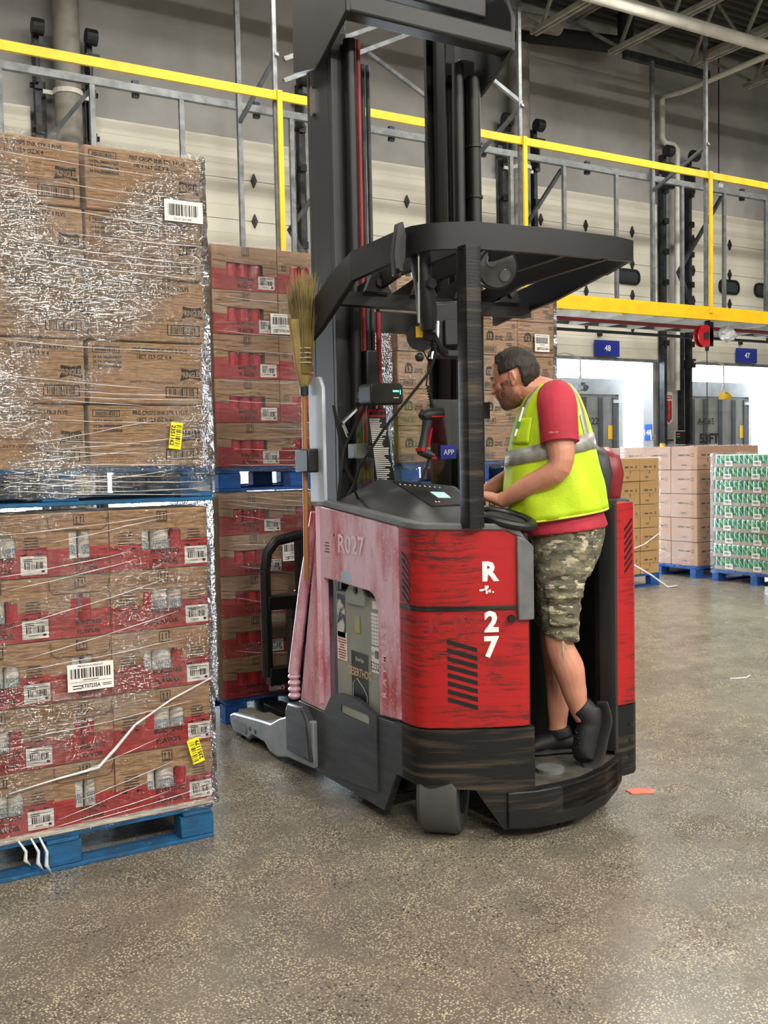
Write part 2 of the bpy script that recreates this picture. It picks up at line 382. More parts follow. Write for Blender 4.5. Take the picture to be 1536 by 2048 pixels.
# ------------------------------------------------------------------ pipes
def pipe(name, path, r, m, label, n=14, cat='pipe'):
    return tag(MB().tube(path, r, n).build(name, m, smooth='a'), label, cat)
for x, lab in ((3.16, 'wide grey downspout pipe on the wall above the tall cartons at left'), (10.4, 'wide grey downspout pipe on the wall right of the lift mast')):
    p = MB().cyl((x, 13.0, 0), (x, 13.0, 8.2), .165, 20).build('downspout', M_pipe, smooth='a'); tag(p, lab, 'pipe')
    for z in (6.2, 4.6): MB().prism(arc(x, 13.0, .185, 0, 360, 20)[:-1], 'z', z, z + .06).box(x - .3, x + .3, 13.03, 13.06, z, z + .05).build('pipe_strap', M_white, p)
MB().cyl((3.42, 13.1, 0), (3.42, 13.1, 9), .02, 8)
pipe('sprinkler_main', [(-2, 10.25, 7.69), (21, 10.25, 7.69)], .09, M_white, 'long white sprinkler main crossing below the roof joists')
pipe('drain_pipe', [(14.13, 13.12, 2.7), (14.15, 13.12, 7.1), (14.05, 13.12, 7.17), (13.84, 13.12, 7.17), (13.77, 13.12, 7.25), (13.77, 13.12, 7.92), (13.83, 13.12, 8.0), (13.98, 12.9, 8.02), (14.0, 12.6, 8.02), (14.0, 4, 8.02)], .05, M_white, 'cream drain pipe that jogs down the pier between docks 48 and 47')
pipe('roof_drain', [(10.4, 13.0, 8.0), (10.4, 13.0, 8.33), (10.5, 13.0, 8.42), (12.4, 12.75, 8.5), (12.52, 12.75, 8.6), (12.52, 12.75, 9.1)], .14, M_rubber, 'thick black roof drain pipe high on the dock wall')
pipe('roof_duct', [(7.5, 12.6, 8.25), (10.9, 12.6, 8.44)], .13, M_pipe, 'thick grey pipe running along the top of the dock wall')
pipe('fire_pipe', [(5.5, 11.0, 3.5), (19, 11.0, 3.5)], .03, mat('dull_red_pipe', '6d2227', .5), 'dull red sprinkler pipe under the walkway')
pipe('conduit', [(5.5, 11.15, 3.37), (19, 11.15, 3.37)], .024, M_dsteel, 'dark conduit hung just below the red pipe under the walkway')
p = MB().cyl((15.12, 13.0, 6.55), (15.12, 13.0, 9.05), .012, 8).build('pendant_switch', M_dsteel); tag(p, 'small white switch box hanging on a long cord near the upper right', 'switch')
MB().box(15.06, 15.18, 12.95, 13.05, 6.35, 6.56).build('switch_box', M_white, p)

# ------------------------------------------------------------------ things on the pier between docks 48 and 47
px = 13.88
s = MB().prism([(px - .1, 2.66), (px + .1, 2.66), (px + .1, 2.13), (px, 2.06), (px - .1, 2.13)], 'y', 13.1, 13.13).build('extinguisher_sign', M_white); tag(s, 'white sign with a red down arrow reading FIRE EXTINGUISHER on the pier', 'sign')
MB().prism([(px - .075, 2.5), (px + .075, 2.5), (px + .075, 2.17), (px, 2.09), (px - .075, 2.17)], 'y', 13.092, 13.1).box(px - .075, px + .075, 13.092, 13.1, 2.53, 2.6).build('arrow', M_red, s)
t = MB().text('FIRE', (px, 13.088, 2.545), X1, Z1, .04)
for i, ch in enumerate('EXTINGUISHER'): t.text(ch, (px, 13.088, 2.465 - i * .027), X1, Z1, .02)
t.build('lettering', M_lett, s)
MB().box(px - .02, px + .02, 13.13, 13.3, 2.3, 2.4).build('bracket', M_dsteel, s)
cp = MB().box(14.0, 14.28, 13.06, 13.3, 1.68, 1.95).build('control_panel', M_white, bevel=.01); tag(cp, 'dark dock control panel with red and green lights on the pier', 'control panel')
MB().box(14.015, 14.265, 13.05, 13.06, 1.695, 1.935).build('panel_face', M_black, cp)
for i in range(3): MB().box(14.03 + i * .03, 14.05 + i * .03, 13.045, 13.05, 1.88, 1.895).build('red_lamp', emis('red_led', 'd92030', 1.2), cp); MB().box(14.03 + i * .03, 14.05 + i * .03, 13.045, 13.05, 1.83, 1.845).build('green_lamp', emis('green_led', '20a050', .8), cp)
t = MB().box(13.62, 13.72, 13.27, 13.3, 1.78, 1.88).build('number_plate', M_white); tag(t, 'tiny white plate reading 11 on the pier', 'plate')
MB().text('11', (13.67, 13.266, 1.8), X1, Z1, .06).build('numeral', M_ink, t)
fx = MB().cyl((13.8, 13.15, .9), (13.8, 13.15, 1.65), .08, 14).sphere((13.8, 13.15, 1.65), .08).build('fire_extinguisher', M_red, smooth='a'); tag(fx, 'red fire extinguisher with a yellow collar on the pier behind cartons', 'extinguisher')
MB().cyl((13.8, 13.15, 1.68), (13.8, 13.15, 1.76), .03).box(13.78, 14.0, 13.1, 13.12, 1.76, 1.79).build('valve', M_dsteel, fx); MB().cyl((13.72, 13.1, 1.6), (13.72, 13.1, 1.72), .05, 10).build('collar', M_yel, fx)
MB().box(13.75, 13.85, 13.2, 13.3, 1.2, 1.3).build('bracket', M_dsteel, fx)

# hose reel, bag and cord under the walkway
hr = thing('cord_reel', (12.32, 10.9, 3.4), 'round red cord reel hanging under the yellow walkway edge', 'reel')
for y in (10.84, 10.93): MB().cyl((12.32, y, 3.36), (12.32, y + .025, 3.36), .17, 24).build('side_plate', M_red, hr, smooth='a')
MB().cyl((12.32, 10.865, 3.36), (12.32, 10.93, 3.36), .12, 20).build('drum', M_black, hr, smooth='a')
MB().cyl((12.32, 10.825, 3.36), (12.32, 10.84, 3.36), .06, 16).build('hub', M_dsteel, hr, smooth='a')
MB().box(12.4, 12.48, 10.84, 10.95, 3.2, 3.6).build('bracket', M_black, hr)
MB().tube([(12.4, 10.9, 3.24), (12.4, 10.9, 1.9)], .008, 6).cyl((12.4, 10.9, 3.13), (12.4, 10.9, 3.2), .03, 8).build('cord', M_rubber, hr)
bg = MB().sphere((12.93, 10.95, 3.42), (.2, .08, .11), 16, 10)
bg.v = [(a + random.uniform(-.03, .03), b + random.uniform(-.02, .02), c + random.uniform(-.03, .03)) for a, b, c in bg.v]
tag(bg.box(12.8, 13.0, 11.13, 11.17, 3.39, 3.43).build('plastic_bag', mat('crumpled_film', 'cfd2d6', .25, col2='a8acb0', scale=20)), 'crumpled clear plastic bag caught on the conduit beside the red reel', 'bag')

# dock loading lamps on jointed arms
def dock_lamp(x0, x1, zh, label, m):
    l = thing('dock_lamp', (x0, 13.05, 3.2), label, 'lamp')
    MB().box(x0 - .05, x0 + .05, 13.03, 13.3, 3.12, 3.28).build('wall_bracket', M_dsteel, l)
    MB().tube([(x0, 13.05, 3.22), ((x0 + x1) / 2, 12.85, 3.26), (x1, 12.75, 3.16)], .018, 8).tube([(x1, 12.75, 3.16), (x1, 12.75, zh + .14)], .014, 8).build('arm', M_white, l)
    MB().box(x1 - .05, x1 + .05, 12.68, 12.82, zh - .06, zh + .07).cyl((x1, 12.68, zh), (x1, 12.62, zh - .03), .06, 12).build('lamp_head', m, l)
    MB().tube([(x1 - .06, 12.75, zh + .1), (x1, 12.75, zh + .2), (x1 + .07, 12.75, zh + .1)], .01, 6).build('handle', M_white, l)
dock_lamp(14.48, 14.95, 2.58, 'yellow dock lamp on a jointed arm in front of the 53FT trailer', M_yel)
dock_lamp(10.95, 11.43, 2.68, 'pale grey dock lamp hanging beside the man\'s shoulder at dock 48', M_steel)
# ------------------------------------------------------------------ pallets
def pal_mat(name, c1, c2):
    m, N, b = blank(name); v = coord(N, (3, 3, 12)); f = noise(N, v, 3, 5)
    c = ramp(N, f, [(.35, c1), (.62, c2)]); w = ramp(N, noise(N, coord(N, (6, 6, 30)), 2.5, 6, .7), [(.63, (0, 0, 0)), (.72, (.55, .55, .55))])
    N.lk(mixc(N, w, c, '9a948a'), b.inputs['Base Color']); b.inputs['Roughness'].default_value = .75; bumpn(N, b, f, .15); return m
M_pal = pal_mat('worn_blue_pallet_paint', '135a88', '0d4468')
M_pal2 = pal_mat('deep_blue_pallet_paint', '1055a4', '0a3c78')
PALS = {}
def pallet(cx, yf, z, w, d, label, m=None, group=None):
    key = (w, d, m or M_pal)
    if key in PALS: return dup(PALS[key], (cx, yf, z), label, group)
    t = thing('pallet', (0, 0, 0), label, 'pallet', group); mm = m or M_pal; hw = w / 2
    for y0 in (0, d / 2 - .05, d - .1): MB().box(-hw, hw, y0, y0 + .1, 0, .016).build('bottom_board', mm, t, bevel=.003, seg=1)
    for x0 in (-hw, -.07, hw - .14):
        for y0 in (0, d / 2 - .05, d - .1): MB().box(x0, x0 + .14, y0 + .004, y0 + .096, .016, .105).build('block', mm, t, bevel=.004, seg=1)
        MB().box(x0 + .01, x0 + .13, 0, d, .105, .122).build('stringer_board', mm, t, bevel=.003, seg=1)
    n = 7; bw = d / n
    for i in range(n): MB().box(-hw, hw, i * bw + .004, (i + 1) * bw - .01, .122, .142).build('deck_board', mm, t, bevel=.003, seg=1)
    t.location = (cx, yf, z); PALS[key] = t; return t

# ------------------------------------------------------------------ cartons
M_kraft = mat('kraft_board', 'a88662', .72, col2='9b7a58', scale=3.5, stretch=(1, 1, 5), lo=.3, hi=.75)
M_kraftd = mat('kraft_shadow_side', '6e5238', .8, col2='5f462f', scale=3)
M_band = mat('printed_red_band', 'ae2629', .6, col2='9a2023', scale=3, stretch=(1, 1, 5))
M_ink2 = mat('faint_grey_ink', '4d3c2e', .75, col2='5a4938', scale=3)
M_stick = mat('white_sticker', 'e6e3dd', .45, col2='d9d6d0', scale=3)
M_ysl = mat('yellow_sticker_paper', 'f4e31a', .45, col2='ecd912', scale=3)
M_canr = mat('snack_can_red', 'c8202c', .35, col2='b81824', scale=4)
M_canw = mat('snack_can_white', 'e3dfd6', .35, col2='d3cec4', scale=4)
M_cant = mat('snack_can_lid', 'd6cfae', .4, col2='c6bd99', scale=4)
M_canb = mat('snack_can_blue', '5f86a8', .4)
FY = (0, -1, 0)
def arrows(p, x, y, z, s):                                # this-way-up mark in a frame
    p.rect((x, y, z), X1, Z1, s, s * 1.02, s * .07)
    for q in (-.19, .19):
        p.quad((x + q * s, y, z - .02 * s), X1, Z1, s * .07, s * .5)
        p.add([(x + (q - .13) * s, y, z + .16 * s), (x + (q + .13) * s, y, z + .16 * s), (x + q * s, y, z + .38 * s)], [(0, 1, 2)])
    p.quad((x, y, z - .36 * s), X1, Z1, s * .66, s * .06)
def bowtie(p, x, y, z, w, h, mi=0):
    p.add([(x - w / 2, y, z - h / 2), (x, y, z - h * .28), (x + w / 2, y, z - h / 2), (x + w * .44, y, z + h / 2), (x, y, z + h * .36), (x - w * .44, y, z + h / 2)], [(0, 1, 2, 3, 4, 5)], mi)
def strips(p, x, y, z, w, n, dz, seed=1, h=.004, mi=0):   # lines of print too small to read
    R = random.Random(seed)
    for i in range(n): p.quad((x, y, z - i * dz), X1, Z1, w * R.uniform(.55, 1), h, mi)
def crate(name, w, h, d, front=True, m=None):             # a closed box, origin at the middle of its bottom front edge
    b = MB(); b.box(-w / 2, w / 2, 0, d, 0, h)
    return b.build(name, m or M_kraft, bevel=.005, seg=2)
def carton_a():
    w, h, d = .458, .24, .58; o = crate('snack_carton', w, h, d); y = -.0012
    p = MB(); zx = h - .035
    p.text('PRG CRISPS SNK STK 3 FLVS', (.055, y, zx), X1, Z1, .0165, bold=.02, sx=.8).text('18CT 12.9 OZ X 4', (.03, y, zx - .027), X1, Z1, .0165, bold=.02, sx=.8)
    p.rect((-.16, y, zx + .004), X1, Z1, .105, .026, .0025).text('3800018251', (-.16, y, zx - .003), X1, Z1, .0145, bold=.015, sx=.9)
    for i, s in enumerate(('24 EA-3800010029', '24 EA-3800084568', '24 EA-3800084566')): p.text(s, (-.211, y, zx - .03 - .018 * i), X1, Z1, .0105, 'L', bold=.02)
    bowtie(p, .178, y, h * .5, .086, .05); p.text('PRINGLES', (.178, y - .0008, h * .5 - .012), X1, Z1, .023, mi=1, bold=.03, sx=.62)
    p.build('print', [M_ink, M_kraft], o)
    MB().text('BEST BY:23MAR2025 WJ032320_031234', (.06, y, h * .34), X1, Z1, .0115).build('date_code', M_ink2, o)
    b = MB().rect((.14, y, .048), X1, Z1, .135, .044, .004).bars((.14, y, .048), X1, Z1, .105, .03, 5); b.build('barcode', M_ink, o)
    return o
def can(x, h, mi_lab, rot, parent, y=.045, r=.037):
    H = [(0, r), (.02, r), (h * .30, r), (h * .52, r), (h * .80, r), (h * .90, r * 1.02), (h * .97, r * 1.03), (h, r * .97)]
    b = MB(); n = 16
    rings = [[(x + q * math.cos(2 * PI * k / n), y + q * math.sin(2 * PI * k / n), z + .004 + (.012 * math.sin(4 * PI * k / n + rot) if i in (3, 4) else 0)) for k in range(n)] for i, (z, q) in enumerate(H)]
    for i in range(len(H) - 1): b.loft(rings[i:i + 2], False, (0, mi_lab, mi_lab, 0 if mi_lab == 0 else 1, 0, 2, 2)[i])
    b.add(rings[-1], [tuple(range(n))], 2)
    if mi_lab == 1: b.text('LIGHTLY', (x, y - r - .001, h * .44), X1, Z1, .016, mi=3, bold=.02, sx=.8).text('SALTED', (x, y - r - .001, h * .35), X1, Z1, .016, mi=3, bold=.02, sx=.8)
    b.text('PRINGLES', (x, y - r - .001, h * .68), X1, Z1, .014, mi=1, bold=.02, sx=.75)
    return b.build('can', [M_canr, M_canw, M_cant, M_canb], parent, smooth='a')
def display_case(name, w, h, d, win, band, cans, arrow, txt, lab, flap=None, side=(), vert=0):
    # win: x0, x1, z0, z1, r of the display window; band: its height at the left and right edge
    x0, x1, z0, z1, r = win; hole = rrect(x0, x1, z0, z1, r)
    b = MB(); W2 = w / 2
    b.prism([(-W2, 0), (W2, 0), (W2, h), (-W2, h)], 'y', 0, .005, [hole])
    b.box(-W2, W2, .09, d, 0, h); b.box(-W2, -W2 + .005, .005, .09, 0, h); b.box(W2 - .005, W2, .005, .09, 0, h); b.box(-W2, W2, .005, .09, 0, .004); b.box(-W2, W2, .005, .09, h - .005, h)
    o = b.build(name, M_kraft)
    bl, brr = band; y = -.0012
    k = (brr - bl) / w; f = lambda x: bl + (x + W2) * k
    pl = [(-W2, .001), (W2, .001), (W2, brr)] + ([(x1, f(x1)), (x1, z0), (x0, z0), (x0, f(x0))] if z0 < max(bl, brr) else []) + [(-W2, bl)]
    MB().prism(pl, 'y', y, 0).build('red_band', M_band, o)
    for cx, kind, rot in cans: can(cx, h * .93, kind, rot, o)
    p = MB(); yy = y - .0008
    arrows(p, *arrow[:1], yy, *arrow[1:])
    tx, tz, ts = txt
    p.text('BURSTING', (tx, yy, tz + 2.1 * ts), X1, Z1, ts, bold=.03, sx=.95).text('WITH', (tx, yy, tz + 1.22 * ts), X1, Z1, ts * .62, bold=.02).text('FLAVOR', (tx, yy, tz), X1, Z1, ts * 1.05, bold=.03)
    for sx, sz, sw in side:
        strips(p, sx, yy, sz, sw, 5, .011, 3, .0035)
        p.add([(sx - sw * .6, yy, sz - .062), (sx - sw * .25, yy, sz - .056), (sx - sw * .25, yy, sz - .068)], [(0, 1, 2)]); p.add([(sx + sw * .6, yy, sz - .062), (sx + sw * .25, yy, sz - .056), (sx + sw * .25, yy, sz - .068)], [(0, 1, 2)])
    p.build('print', M_ink, o)
    if flap:
        g = MB().tube([(q[0], -.001, q[1]) for q in flap], .0016, 5); g.build('flap_edge', M_ink2, o)
    if lab:
        lx, lz, lw, lh = lab
        s = MB().box(lx - lw / 2, lx + lw / 2, y - .0012, y - .0002, lz - lh / 2, lz + lh / 2).build('label', M_stick, o)
        q = MB(); q.bars((lx, y - .002, lz), X1, Z1, lw * .72, lh * .36, 9, 26); strips(q, lx - lw * .22, y - .002, lz + lh * .34, lw * .36, 2, lh * .1, 2, lh * .05)
        strips(q, lx + lw * .2, y - .002, lz + lh * .34, lw * .4, 1, .01, 2, lh * .03); strips(q, lx - lw * .1, y - .002, lz - lh * .32, lw * .5, 1, .01, 4, lh * .03); q.quad((lx + lw * .34, y - .002, lz - lh * .32), X1, Z1, lw * .12, lh * .13)
        q.build('barcode', M_ink, s)
    return o
def carton_b():      # long face, window right of the middle
    w, h = .397, .237
    return display_case('display_carton', w, h, .3, (-.072, .088, .078, .157, .016), (.098, .112), [(-.06, 0, .5), (-.0, 1, 1), (.076, 1, 2.2)], (.012, h - .03, .042), (.02, .018, .0195), (.149, .045, .095, .07), side=((-.135, .148, .075), (.142, .148, .07)))
def carton_b2():
    w, h = .397, .237
    return display_case('display_carton', w, h, .3, (-.072, .088, .078, .157, .016), (.098, .112), [(-.07, 1, .2), (.012, 1, 2.4), (.09, 0, 2.2)], (.012, h - .03, .042), (.02, .018, .0195), (.149, .045, .095, .07), side=((-.135, .148, .075), (.142, .148, .07)))
def carton_c(k):     # short face, tall window and tear-off flap
    w, h = .232, .237
    return display_case('display_carton', w, h, .38, (-.035, .042, .062, .165, .006), (.1, .108), [(-.034, k, .5), (.045, k, 1.4)], (.004, h - .028, .04), (.03, .012, .0165), None, flap=[(-.112, h - .01), (-.11, h - .05), (-.095, h - .068), (.09, h - .068), (.108, h - .055), (.114, h - .02)])
def carton_d():      # long face with an open strip of cans
    w, h = .412, .24
    return display_case('display_carton', w, h, .42, (-.115, .115, .074, .147, .006), (.115, .085), [(-.08, 0, .5), (-.005, 0, 1.2), (.072, 0, 2.1)], (.005, h - .03, .044), (-.0, .013, .019), (.135, .048, .105, .072), flap=[(-.2, .16), (-.12, .15), (.2, .132)])
def carton_e():      # short face with an oval window
    w, h = .3, .24
    return display_case('display_carton', w, h, .42, (-.07, .06, .1, .16, .028), (.105, .095), [(-.04, 0, .3), (.035, 0, 1.3)], (-.11, .14, .03), (.03, .02, .017), None)
def carton_f():      # plain twelve-pack carton
    w, h, d = .322, .236, .55; o = crate('snack_carton', w, h, d); y = -.0012; p = MB()
    p.text('4-12 packs', (-.145, y, h - .03), X1, Z1, .016, 'L', sx=.9).rect((-.128, y, h - .055), X1, Z1, .028, .024, .002)
    p.prism([(-.108 + q[0], .098 + q[1]) for q in [(0, 0), (.06, 0), (.064, .04), (.05, .062), (.02, .064), (.004, .045)]], 'y', y, y + .001).text('12', (-.076, y - .001, .11), X1, Z1, .032, mi=1, bold=.03)
    bowtie(p, -.002, y, .115, .066, .034); p.text('PRINGLES', (-.002, y - .001, .108), X1, Z1, .016, mi=1, bold=.02, sx=.65)
    for i, s in enumerate(('SOUR', 'CREAM', '& ONION')): p.text(s, (.085, y, .142 - i * .02), X1, Z1, .016, bold=.03, sx=.75)
    strips(p, .085, y, .08, .05, 2, .012, 2, .006); strips(p, .125, y, h - .025, .045, 4, .008, 7, .004)
    strips(p, .115, y, .058, .075, 5, .008, 5, .004)
    p.rect((-.085, y, .035), X1, Z1, .115, .042, .003).bars((-.085, y, .035), X1, Z1, .09, .028, 3); p.build('print', [M_ink, M_kraft], o)
    return o

ROW = {5: ['bottom', 'second from bottom', 'middle', 'second from top', 'top'], 9: ['lowest', 'second', 'third', 'fourth', 'fifth', 'sixth', 'seventh', 'eighth', 'topmost']}
def jit(a): return random.uniform(-a, a)

# ---- left stack: tan cartons over red banded display cartons
S1F = 3.845
pallet(.81, S1F - .012, 0, 1.215, 1.016, 'worn blue pallet on the floor under the nearest left stack')
pallet(.85, S1F - .012, 1.392, 1.215, 1.016, 'blue pallet between the upper and lower loads of the nearest left stack')
pa = carton_a(); first = True
for r in range(5):
    for c, (cx, cw) in enumerate(((.742, 'left'), (1.213, 'right'))):
        lab = 'tan snack carton, %s row, %s column of the upper left load' % (ROW[5][r], cw)
        loc = (cx + jit(.004) + (.012 if r in (2,) else 0) - .004 * (4 - r), S1F + .004 + jit(.003), 1.534 + r * .2465)
        if first: pa.location = loc; tag(pa, lab, 'carton', 'tan snack cartons'); first = False
        else: dup(pa, loc, lab)
PB, PB2, PC0, PC1 = carton_b(), carton_b2(), carton_c(0), carton_c(1)
used = set()
def place(proto, loc, lab, group):
    if id(proto) in used: return dup(proto, loc, lab, group)
    used.add(id(proto)); proto.location = loc; return tag(proto, lab, 'carton', group)
for r in range(5):
    z = .1435 + r * .2415 + .02
    for c, (cx, pr, nm) in enumerate(((.586, (PB, PB2), 'left'), (.901, (PC0, PC1), 'narrow middle'), (1.219, (PB2, PB), 'right'))):
        place(pr[(r + c) % 2], (cx + .0012 * r * 2, S1F + jit(.003), z), 'red banded display carton, %s row, %s column of the lower left load' % (ROW[5][r], nm), 'red banded cartons of the near left stack')
tag(MB().box(.22, 1.42, S1F - .008, S1F + 1.0, .1425, .163).build('slip_sheet', mat('white_slip_sheet', 'd8d0be', .5), None), 'pale slip sheet between the bottom pallet and the red banded cartons', 'sheet')

# ---- second stack
S2F = 5.455
pallet(2.63, S2F - .012, 0, 1.05, 1.216, 'deep blue pallet on the floor under the stack behind the broom', M_pal2)
pallet(2.63, S2F - .012, 1.372, 1.05, 1.216, 'deep blue pallet halfway up the stack behind the broom', M_pal2)
PD, PE = carton_d(), carton_e()
for q, z0, nm in ((0, .145, 'lower'), (1, 1.517, 'upper')):
    for r in range(5):
        ph = (.2425, .2575)[q]
        oo = place(PD, (2.306 + jit(.004), S2F + jit(.004), z0 + r * ph), 'red banded carton with cans showing, %s row, %s load behind the broom' % (ROW[5][r], nm), 'wide red banded cartons behind the broom')
        o2 = place(PE, (2.668 + jit(.003), S2F + .003, z0 + r * ph), 'red banded carton with oval window, %s row, %s load behind the broom' % (ROW[5][r], nm), 'oval window cartons behind the broom')
        c = crate('side_carton', .4, .24, .42) if r == 0 and q == 0 else None
        if c: SC = c; SC.location = (2.3, S2F + .44, z0); tag(SC, 'plain carton, bottom row, lower load, second rank behind the broom', 'carton', 'second rank cartons')
        else: c = dup(SC, (2.3, S2F + .44, z0 + r * ph), 'plain carton, %s row, %s load, second rank behind the broom' % (ROW[5][r], nm))
        if q:
            for o3 in (oo, o2, c): o3.scale.z = 1.06

# ---- third stack behind the lift truck
S3F = 5.455
pallet(3.985, S3F - .012, 0, 1.26, 1.216, 'deep blue pallet on the floor behind the lift truck', M_pal2)
pallet(3.985, S3F - .012, 1.372, 1.26, 1.216, 'deep blue pallet behind the man at shelf height', M_pal2)
PF = carton_f(); CN = ['far left', 'left middle', 'right middle', 'right']
for q, z0, nm in ((0, .145, 'lower'), (1, 1.516, 'upper')):
    for r in range(5):
        for c in range(4):
            place(PF, (3.497 + c * .3245 + jit(.003) + .004 * r, S3F + jit(.003), z0 + r * .2405), 'tan twelve-pack carton, %s row, %s column, %s load behind the man' % (ROW[5][r], CN[c], nm), 'twelve-pack cartons behind the man')

# ------------------------------------------------------------------ stretch film
def film_mat(name, haze, gl, rough, seed, fk=.8, bd=.012):
    m = bpy.data.materials.new(name); m.use_nodes = True; N = NT(m); N.n.remove(N.n['Principled BSDF']); out = N.n['Material Output']
    tc = N.new('ShaderNodeTexCoord'); mp = N.new('ShaderNodeMapping'); mp.inputs['Scale'].default_value = (6, 6, 34); mp.inputs['Rotation'].default_value = (0, math.radians(seed), 0); mp.inputs['Location'].default_value = (seed, 1, 2)
    N.lk(tc.outputs['Object'], mp.inputs[0])
    st = noise(N, mp.outputs[0], 2.0, 2, .5); fi = noise(N, tc.outputs['Object'], 62, 1, .5); lg = noise(N, tc.outputs['Object'], 2.1, 3)
    ad = N.new('ShaderNodeMath', operation='ADD'); N.lk(st, ad.inputs[0]); ml = N.new('ShaderNodeMath', operation='MULTIPLY'); N.lk(fi, ml.inputs[0]); ml.inputs[1].default_value = .5; N.lk(ml.outputs[0], ad.inputs[1])
    bp = N.new('ShaderNodeBump'); bp.inputs['Strength'].default_value = 1.0; bp.inputs['Distance'].default_value = bd; N.lk(ad.outputs[0], bp.inputs['Height'])
    tr = N.new('ShaderNodeBsdfTransparent'); gs = N.new('ShaderNodeBsdfGlossy'); gs.inputs['Roughness'].default_value = rough; N.lk(bp.outputs[0], gs.inputs['Normal'])
    df = N.new('ShaderNodeBsdfDiffuse'); df.inputs[0].default_value = (.85, .86, .88, 1)
    fr = N.new('ShaderNodeFresnel'); fr.inputs['IOR'].default_value = 1.45; N.lk(bp.outputs[0], fr.inputs['Normal'])
    fm = N.new('ShaderNodeMath', operation='MULTIPLY_ADD'); N.lk(fr.outputs[0], fm.inputs[0]); fm.inputs[1].default_value = fk; fm.use_clamp = True
    sg = N.new('ShaderNodeMapRange'); N.lk(lg, sg.inputs[0]); sg.inputs[1].default_value = .44; sg.inputs[2].default_value = .6; sg.inputs[3].default_value = .03; sg.inputs[4].default_value = gl; N.lk(sg.outputs[0], fm.inputs[2])
    m1 = N.new('ShaderNodeMixShader'); N.lk(fm.outputs[0], m1.inputs[0]); N.lk(tr.outputs[0], m1.inputs[1]); N.lk(gs.outputs[0], m1.inputs[2])
    hz = N.new('ShaderNodeMapRange'); N.lk(st, hz.inputs[0]); hz.inputs[1].default_value = .5; hz.inputs[2].default_value = .78; hz.inputs[3].default_value = haze * .35; hz.inputs[4].default_value = haze * 2.2
    h2 = N.new('ShaderNodeMath', operation='MULTIPLY'); N.lk(hz.outputs[0], h2.inputs[0]); N.lk(ramp(N, lg, [(.4, (.35, .35, .35)), (.6, (1, 1, 1))]), h2.inputs[1])
    m2 = N.new('ShaderNodeMixShader'); N.lk(h2.outputs[0], m2.inputs[0]); N.lk(m1.outputs[0], m2.inputs[1]); N.lk(df.outputs[0], m2.inputs[2])
    N.lk(m2.outputs[0], out.inputs[0]); return m
FILM1 = film_mat('stretch_film_tan', .07, .42, .06, 4, .8, .03)
FILM2 = film_mat('stretch_film_red', .018, .2, .05, -12, .8, .03)
FILM5 = film_mat('stretch_film_far', .012, .02, .2, 3, .12)
FILM3 = film_mat('stretch_film_back', .03, .05, .1, 7, 1.0)
def wrap(x0, x1, y0, y1, z0, z1, m, label, g=.012, flare=0.0, nz=40, wob=.004, seed=1):
    R = random.Random(seed); path = []
    for i in range(24): path.append((x0 - g + (x1 - x0 + 2 * g) * i / 24, y0 - g))
    for i in range(12): path.append((x1 + g, y0 - g + (y1 - y0 + 2 * g) * i / 12))
    for i in range(12): path.append((x1 + g - (x1 - x0 + 2 * g) * i / 12, y1 + g))
    for i in range(12): path.append((x0 - g, y1 + g - (y1 - y0 + 2 * g) * i / 12))
    cx, cy = (x0 + x1) / 2, (y0 + y1) / 2; rings = []
    for k in range(nz + 1):
        t = k / nz; e = flare * max(0, .12 - t) / .12
        rings.append([(p[0] + (e if p[0] > cx else -e) + R.uniform(-wob, wob) * .7, p[1] - (e if p[1] < cy else -e) + R.uniform(-wob, wob) * .7, z0 + (z1 - z0) * t + (R.uniform(-.006, .006) if 0 < k < nz else R.uniform(-.01, .01))) for p in path])
    return tag(MB().loft(rings, False).build('stretch_wrap', m, smooth=True, fix=False), label, 'stretch wrap', 'clear stretch wrap around pallet loads')
w1 = wrap(.5, 1.452, S1F, S1F + .6, 1.425, 2.772, FILM1, 'clear stretch wrap around the tan cartons of the upper left load', seed=2)
w2 = wrap(.385, 1.424, S1F, S1F + .5, .135, 1.375, FILM2, 'clear stretch wrap around the red banded cartons of the lower left load', flare=.006, seed=3)
w3 = wrap(2.1, 2.83, S2F, S2F + .88, 1.49, 2.815, FILM3, 'clear stretch wrap around the upper load behind the broom', seed=4)
w4 = wrap(2.1, 2.83, S2F, S2F + .88, .135, 1.365, FILM3, 'clear stretch wrap around the lower load behind the broom', seed=5)
w5 = wrap(3.335, 4.65, S3F, S3F + .57, 1.47, 2.735, FILM3, 'clear stretch wrap around the upper twelve-pack load behind the man', seed=6)
M_fold = mat('film_fold', 'e2e4e5', .15, col2='cfd2d4', scale=20)
def folds(parent, x0, x1, y, zs, slope, seed):
    R = random.Random(seed)
    for z in zs:
        a = R.uniform(0, .35); c = R.uniform(.6, 1.0); s = slope * R.uniform(.3, 1.2); n = 7; pts = []
        for i in range(n): t = a + (c - a) * i / (n - 1); pts.append((x0 + (x1 - x0) * t, y - .003 - R.uniform(0, .003), z + s * (t - .5) * (x1 - x0) + R.uniform(-.002, .002) - .01 * math.sin(PI * t)))
        MB().tube(pts, [.0003, .0011, .0013, .0008, .0014, .001, .0003], 4).build('film_fold', M_fold, parent)
folds(w1, .62, 1.45, S1F - .016, [1.44, 1.452, 1.47, 1.49, 1.51, 1.555, 1.6, 1.64, 1.72, 1.79, 1.81, 1.83, 1.86, 2.0, 2.3, 2.33, 2.36, 2.42, 2.5, 2.56, 2.6, 2.68, 2.72], -.05, 1)
folds(w1, .62, 1.45, S1F - .016, [1.6, 1.63, 1.69, 1.5], .18, 4)
folds(w2, .6, 1.42, S1F - .016, [.19, .21, .26, .3, .41, .56, .82, .9, 1.04, 1.16, 1.2, 1.3, 1.33], .22, 2)
